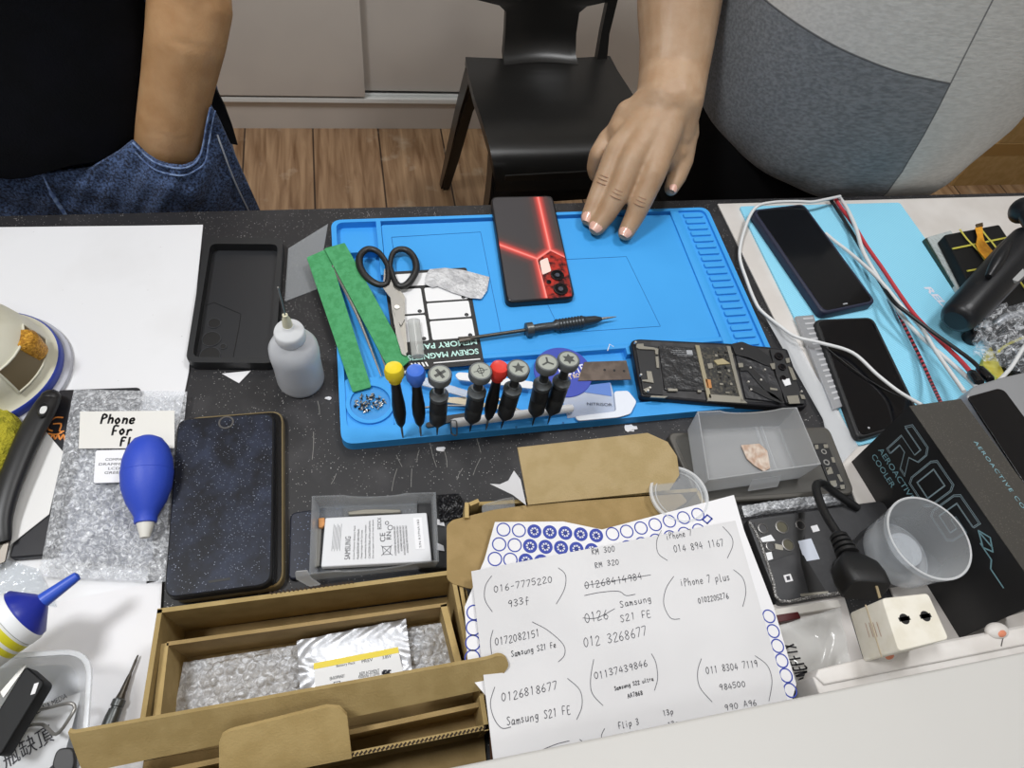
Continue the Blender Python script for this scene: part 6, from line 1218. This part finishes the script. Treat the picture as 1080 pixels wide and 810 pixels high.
# ------------------------------------------------------------------ carton under the papers
z2b = Zr(440, 440, 3.375); h = .056
t = thing('cardboard_box', 'flap-topped cardboard box under the handwritten paper, its lit-toned flap raised', 'box', P(620, 590))
bm = B(); upwall(bm, (496, 530), (735, 515), h - .004, .001, .003, -1); part('rear_panel', bm, kr, t)
bm = B(); upwall(bm, (492, 621), (513, 745), h - .006, .001, .003, -1); part('left_panel', bm, kl, t)
bm = B(); upwall(bm, (737, 517), (800, 640), h - .006, .001, .003, -1); part('right_panel', bm, kr, t)
bm = B(); upwall(bm, (512, 748), (800, 690), h - .012, .001, .003, 1); part('front_panel', bm, kr, t)
bm = B(); sheet(bm, [P(515, 570, .003), P(735, 545, .003), P(790, 690, .003), P(520, 750, .003)], .002); part('bottom_panel', bm, kin, t)
bm = B(); sheet(bm, [P(*z2b(p)[0], .0585) for p in ((105, 385), (125, 366), (270, 330), (395, 312), (940, 272), (962, 300), (700, 470), (300, 520), (240, 600), (195, 612), (125, 592), (106, 575))], .0025, .002); part('lid_panel', bm, kin, t)
bm = B(); sheet(bm, [P(557, 532.5, .0605), P(546, 472.5, .088), P(684, 457, .088), P(704, 466, .086), P(714, 481, .08), P(716.5, 501, .071), P(706, 517, .0605)], .0025); part('raised_flap', bm, mat('kraft_lit', '#bea77b', .85, c2='#b69f71', nscale=60, bump=.15, bscale=700), t, 'raised flap in a lit card tone')  # light falling on the tilted flap is put into its lighter card colour
bm = B(); upwall(bm, (494.5, 530), (504, 526), .062, .001, .003, -1); upwall(bm, (494.5, 530), (494.5, 546), .062, .04, .003, -1); part('corner_post', bm, kl, t)
c = P(716, 521.5, .066); t = thing('round_lid', 'round clear plastic lid on the cardboard box beside its raised flap', 'lid', c); ll = clear('lid_plastic', '#f2f3f4', .1, .08, .6)
bm = B(); disc(bm, c, .0225, .0008, 48); part('disc', bm, ll, t)
bm = B(); lathe(bm, [(.0225, -.002), (.024, -.001), (.024, .0012), (.022, .0016), (.0215, 0)], c, n=48, cap0=False, cap1=False); lathe(bm, [(.0195, .0002), (.019, .001), (.0185, .0002)], c, n=48, cap0=False, cap1=False); part('rim', bm, clear('lid_rim', '#f4f5f6', .5, .08, .8), t)
bm = B(); sheet(bm, [P(517, 510.5, .064), P(527, 511, .07), P(536, 507, .072), P(542, 496.5, .076), P(549, 506, .074), P(555, 533, .063), P(541, 522, .066)], .0006); solo('paper_scrap', bm, paper, 'folded white paper scrap sticking up left of the raised cardboard flap', 'paper scrap')
bm = B(); slab(bm, z2b((230, 312), (300, 290), (345, 282), (350, 330), (300, 350), (236, 350)), .0565, .005, .002, .0006); solo('lid_corner', bm, clear('lid_plastic', '#f2f3f4', .25, .08, .7), 'corner of a clear plastic cover at the rear left corner of the flap-topped box', 'cover')
# ------------------------------------------------------------------ patterned sheet and handwritten paper
pbl = mat('print_blue', '#2b3f9e', .6); hp3 = .0672
t = thing('patterned_paper', 'white paper printed with blue circles lying under the handwritten paper', 'paper', P(650, 600, .066))
bm = B(); sheet(bm, [P(x, y, hp3) for x, y in [(522, 550.5), (594, 550), (635, 558.5), (774, 522), (785, 560), (816, 640), (840, 722), (834, 742), (560, 790), (494, 712), (490, 640), (511, 590)]], .0006); part('sheet', bm, paper, t)
bm = B(); hh3 = hp3 + .0001
def ring_(x, y, r, w): lathe(bm, [(r, 0), (r, .0001), (r - w, .0001), (r - w, 0)], P(x, y, hh3), n=24, cap0=False, cap1=False)
def flake(x, y, r):
    ring_(x, y, r, r * .42); c = P(x, y, hh3 + .0002)
    disc(bm, c, r * .3, .0001, 10)
    for k in range(8): a = k * PI / 4; d = V((math.cos(a), math.sin(a), 0)); ribbon(bm, [c + d * r * .2, c + d * r * .75], .0006, up)
RR = .0053
for k in range(8):
    for j in range(3):
        x, y = 531 + 16.3 * k - 4.5 * j, 558.5 + .9 * k + 15.5 * j + (0 if k < 4 else .4 * (k - 4))
        if k < 2: ring_(x, y, RR, .0009)
        elif k < 7 and y < 597: flake(x, y, RR)
for k in range(7): x = 646 + 15 * k; ring_(x, 564 - 3.6 * k + (0 if k else -1), RR, .0009)
for k in range(6): x = 662 + 15 * k; ring_(x, 577 - 3.6 * k, RR, .0009)
for st in ([(741, 548), (746, 543), (751, 547), (746, 552), (741, 548)],): ribbon(bm, W(st, hh3 + .0002), .0012, up)
for k in range(6): ring_(811 + 4.5 * k, 650 + 15.6 * k, RR * .92, .0009)
for k in range(4): ring_(500 - .6 * k, 646 + 16 * k, RR, .0009)
part('circle_print', bm, pbl, t, 'blue circle print')
hw = .0702; t = thing('handwritten_paper', 'large white paper covered with handwritten numbers in the near middle', 'paper', P(650, 680, .07))
A_, B_, Cc, Dd = P(497, 602.5, hw), P(775.5, 549, hw), P(831.5, 741.5, hw), P(520, 800, hw)
ext = lambda p, q_, k: q_ + (q_ - p) * k
bm = B(); sheet(bm, [A_, B_, Cc, ext(B_, Cc, 1.1), ext(A_, Dd, 1.25), Dd], .0004); part('sheet', bm, mat('paper_note', '#d8d7d8', .75, c2='#cfcecf', nscale=7), t)
z3b = Zr(490, 540, 3.0857)
pen = mat('pen_grey', '#55555c', .7); rp = random.Random(2); bm = B()
notes = [('RM 300', (412, 140), (490, 128), 22), ('RM 320', (422, 183), (503, 170), 20), ('iPhone 7', (655, 90), (740, 78), 24), ('014 894 1167', (680, 133), (845, 110), 26), ('016-7775220', (92, 262), (285, 228), 25), ('933f', (138, 310), (212, 297), 26),
 ('01268414984', (390, 252), (580, 218), 26), ('Samsung', (505, 312), (608, 290), 24), ('0126', (388, 362), (470, 345), 36), ('S21 FE', (505, 358), (608, 342), 26), ('012 3268677', (385, 440), (595, 402), 36), ('iPhone 7 plus', (700, 242), (865, 222), 28), ('0102205276', (760, 298), (860, 280), 20),
 ('0172082151', (97, 436), (245, 404), 28), ('Samsung S21 Fe', (150, 472), (298, 440), 22), ('01137439846', (420, 546), (597, 502), 26), ('Samsung S22 ultra', (487, 582), (615, 548), 15), ('AA7868', (530, 606), (580, 594), 16), ('011 8304 7119', (785, 528), (955, 503), 26), ('984500', (828, 582), (915, 568), 22),
 ('990 A96', (845, 646), (952, 628), 22), ('0126818677', (118, 618), (302, 578), 32), ('Samsung S21 FE', (135, 697), (345, 655), 32), ('Flip 3', (500, 706), (567, 690), 24), ('13p', (645, 666), (680, 656), 20), ('13c', (660, 702), (697, 692), 18), ('0122367719', (475, 748), (630, 718), 20)]
pz = lambda x, y: P(*z3b((x, y))[0], hw)
for s, a, b, hz in notes:
    A2, B2 = pz(*a), pz(*b); hgt = (pz(a[0], a[1] - hz) - A2).length * .82; write(bm, s, A2, B2, hgt, .00042, rnd=rp, slant=.12, jit=.04, lift=.0003)
arcs = [[(88, 208), (68, 240), (66, 285), (90, 325)], [(305, 182), (328, 205), (325, 250), (298, 300)], [(92, 385), (84, 420), (88, 462)], [(220, 358), (270, 385), (320, 430), (325, 465), (305, 488)], [(98, 570), (84, 620), (95, 670), (120, 703), (150, 700)], [(335, 542), (375, 580), (382, 630), (365, 675)],
 [(420, 480), (410, 540), (415, 590), (450, 630)], [(608, 462), (622, 490), (628, 540), (618, 580)], [(640, 60), (625, 95), (630, 135), (660, 158)], [(840, 48), (868, 80), (872, 110), (855, 150)], [(680, 210), (655, 250), (648, 300), (670, 345), (700, 348)], [(875, 188), (905, 215), (915, 260), (905, 308)],
 [(770, 478), (758, 520), (765, 570), (805, 618)], [(945, 468), (985, 500), (1000, 550), (990, 615)], [(390, 272), (440, 262), (500, 258), (525, 272), (555, 268)], [(390, 240), (480, 225), (605, 205)], [(385, 345), (430, 345), (488, 315)], [(455, 705), (445, 730), (455, 755)], [(375, 740), (388, 755), (380, 768)], [(250, 775), (300, 755), (340, 745)], [(600, 720), (650, 705), (690, 690)]]
for ar in arcs: ribbon(bm, smooth_path([pz(*p) + up * .0003 for p in ar], 5), .00042, up)
part('handwriting', bm, pen, t, 'grey pen handwriting')
# ------------------------------------------------------------------ battery case with what lies around it
zr = Zr(290, 490, 4.5)
bm = B(); slab(bm, [(306, 541), (362, 532), (362, 600), (304, 612)], .0065, .006, .005, .0012); solo('phone', bm, speck('navy_glass', '#161b2c', '#6d7894', 420, .2, .5), 'dark navy phone partly under the left side of the battery case', 'phone')
t = thing('phone', 'phone wrapped in crumpled black film behind the right side of the battery case', 'phone', P(475, 555))
bm = B(); slab(bm, [(440, 523), (485, 519.5), (492.5, 540), (478, 600), (440, 600)], .0095, .009, .005, .0012); part('body', bm, blackm, t)
bm = B(); f_ = crum(.0016, 12); wrap_sheet(bm, W([(461, 523), (484, 521.5), (491, 545), (464, 552)], .0102), 34, 34, f_); part('crumpled_film', bm, mat('film_black', '#18181b', .3), t)
bm = B(); sheet(bm, [P(x, y, .0108) for x, y in zr((770, 258), (800, 268), (806, 292), (770, 285))], .0008); sheet(bm, [P(x, y, .0108) for x, y in zr((768, 370), (800, 385), (804, 410), (768, 405))], .0008); part('white_mark', bm, paper, t)
t, r_, bs_, c_ = clear_case('battery_case', 'clear plastic case holding a white battery near the big scratched phone', [(329, 523), (459.5, 519), (463, 592), (326, 606)], .027, .0068, clr2, .95, (.25, .75, .005), 'case', (.2, .8, .006))
bm = B(); sheet(bm, [P(*z_, h_) for z_, h_ in zip(zr((95, 510), (150, 505), (172, 545), (215, 572), (165, 580), (100, 545)), (.02, .024, .022, .016, .012, .014))], .0012, .001); part('latch_tab', bm, clr, t)
hbt = .0155; t = thing('battery', 'white flat phone battery with printed text inside the clear case', 'battery', P(395, 570, .009)); qbt = Quad([(343, 546), (450, 540.5), (455.5, 592), (338.5, 598)], hbt)
bm = B(); qbt.rect(bm, 0, 0, 1, 1, 0, .0055, .0015, .0008); part('cell', bm, mat('battery_white', '#dcdde0', .4), t)
bm = B()
def vline(s, u, v0, v1, hg): merge(bm, type_mesh(s, qbt.p(u, v1, .0001), qbt.p(u, v0, .0001), up, hg))
vline('SAMSUNG', .255, .42, .88, .0042)
for k, (s, v0) in enumerate((('Li-ion Polymer Battery Pack', .2), ('Model EB-BG781ABY 3.86V 4370mAh', .28), ('Charge Voltage 4.43V Cell made', .3), ('Assembled by Samsung Vietnam', .2), ('CAUTION Risk of fire and burns', .12), ('Do not open crush or heat above', .1))): vline(s, .30 + .035 * k, v0, .88, .0016)
for k in range(5): vline('AUTHORIZED SERVICE PROVIDER ONLY', .68 + .028 * k, .25, .85 - .04 * (k % 3), .0014)
vline('CE', .58, .38, .56, .0042); vline('RN', .635, .36, .52, .0036); vline('ECDCX', .545, .06, .3, .003)
for (u, v, r) in ((.63, .28, .0022), (.6, .18, .0016)): qbt.ring(bm, u, v, r, .0005, .0002, .0001, 16)
for st in ([(.54, .64), (.64, .84)], [(.64, .64), (.54, .84)], [(.55, .66), (.63, .66), (.62, .82), (.56, .82), (.55, .66)]): ribbon(bm, [qbt.p(u, v, .0002) for u, v in st], .0004, up)
for k in range(7): ribbon(bm, [qbt.p(.09 + .012 * k, .15 + .03 * (k % 3), .0002), qbt.p(.085 + .012 * k, .7 - .04 * (k % 2), .0002)], .00022, up)
part('print', bm, ink, t)
bm = B(); qbt.rect(bm, .86, .10, .945, .75, .0003, .0003, .0006); sk = part('sticker', bm, mat('sticker_white', '#ededf0', .6), t)
bm = B(); merge(bm, type_mesh('S/N R37NA1B2', qbt.p(.915, .72, .0003), qbt.p(.915, .14, .0003), up, .0016)); part('print', bm, ink, sk)
bm = B(); slab(bm, zr((205, 252), (236, 250), (238, 285), (224, 300), (206, 300)), .0135, .003, .0008); part('connector', bm, mat('copper', '#c98f5a', .35, .5), t, 'copper connector')
bm = B(); slab(bm, zr((190, 300), (222, 300), (212, 480), (186, 490)), .0115, .003, .0008); part('side_strip', bm, mat('strip_grey', '#7f7d78', .4, .4), t)
bm = B(); slab(bm, zr((345, 222), (420, 212), (480, 210), (595, 212), (598, 228), (480, 232), (350, 238)), .0115, .003, .0006); solo('flex_strip', bm, gm, 'thin grey flex strip along the rear wall inside the battery case', 'strip')
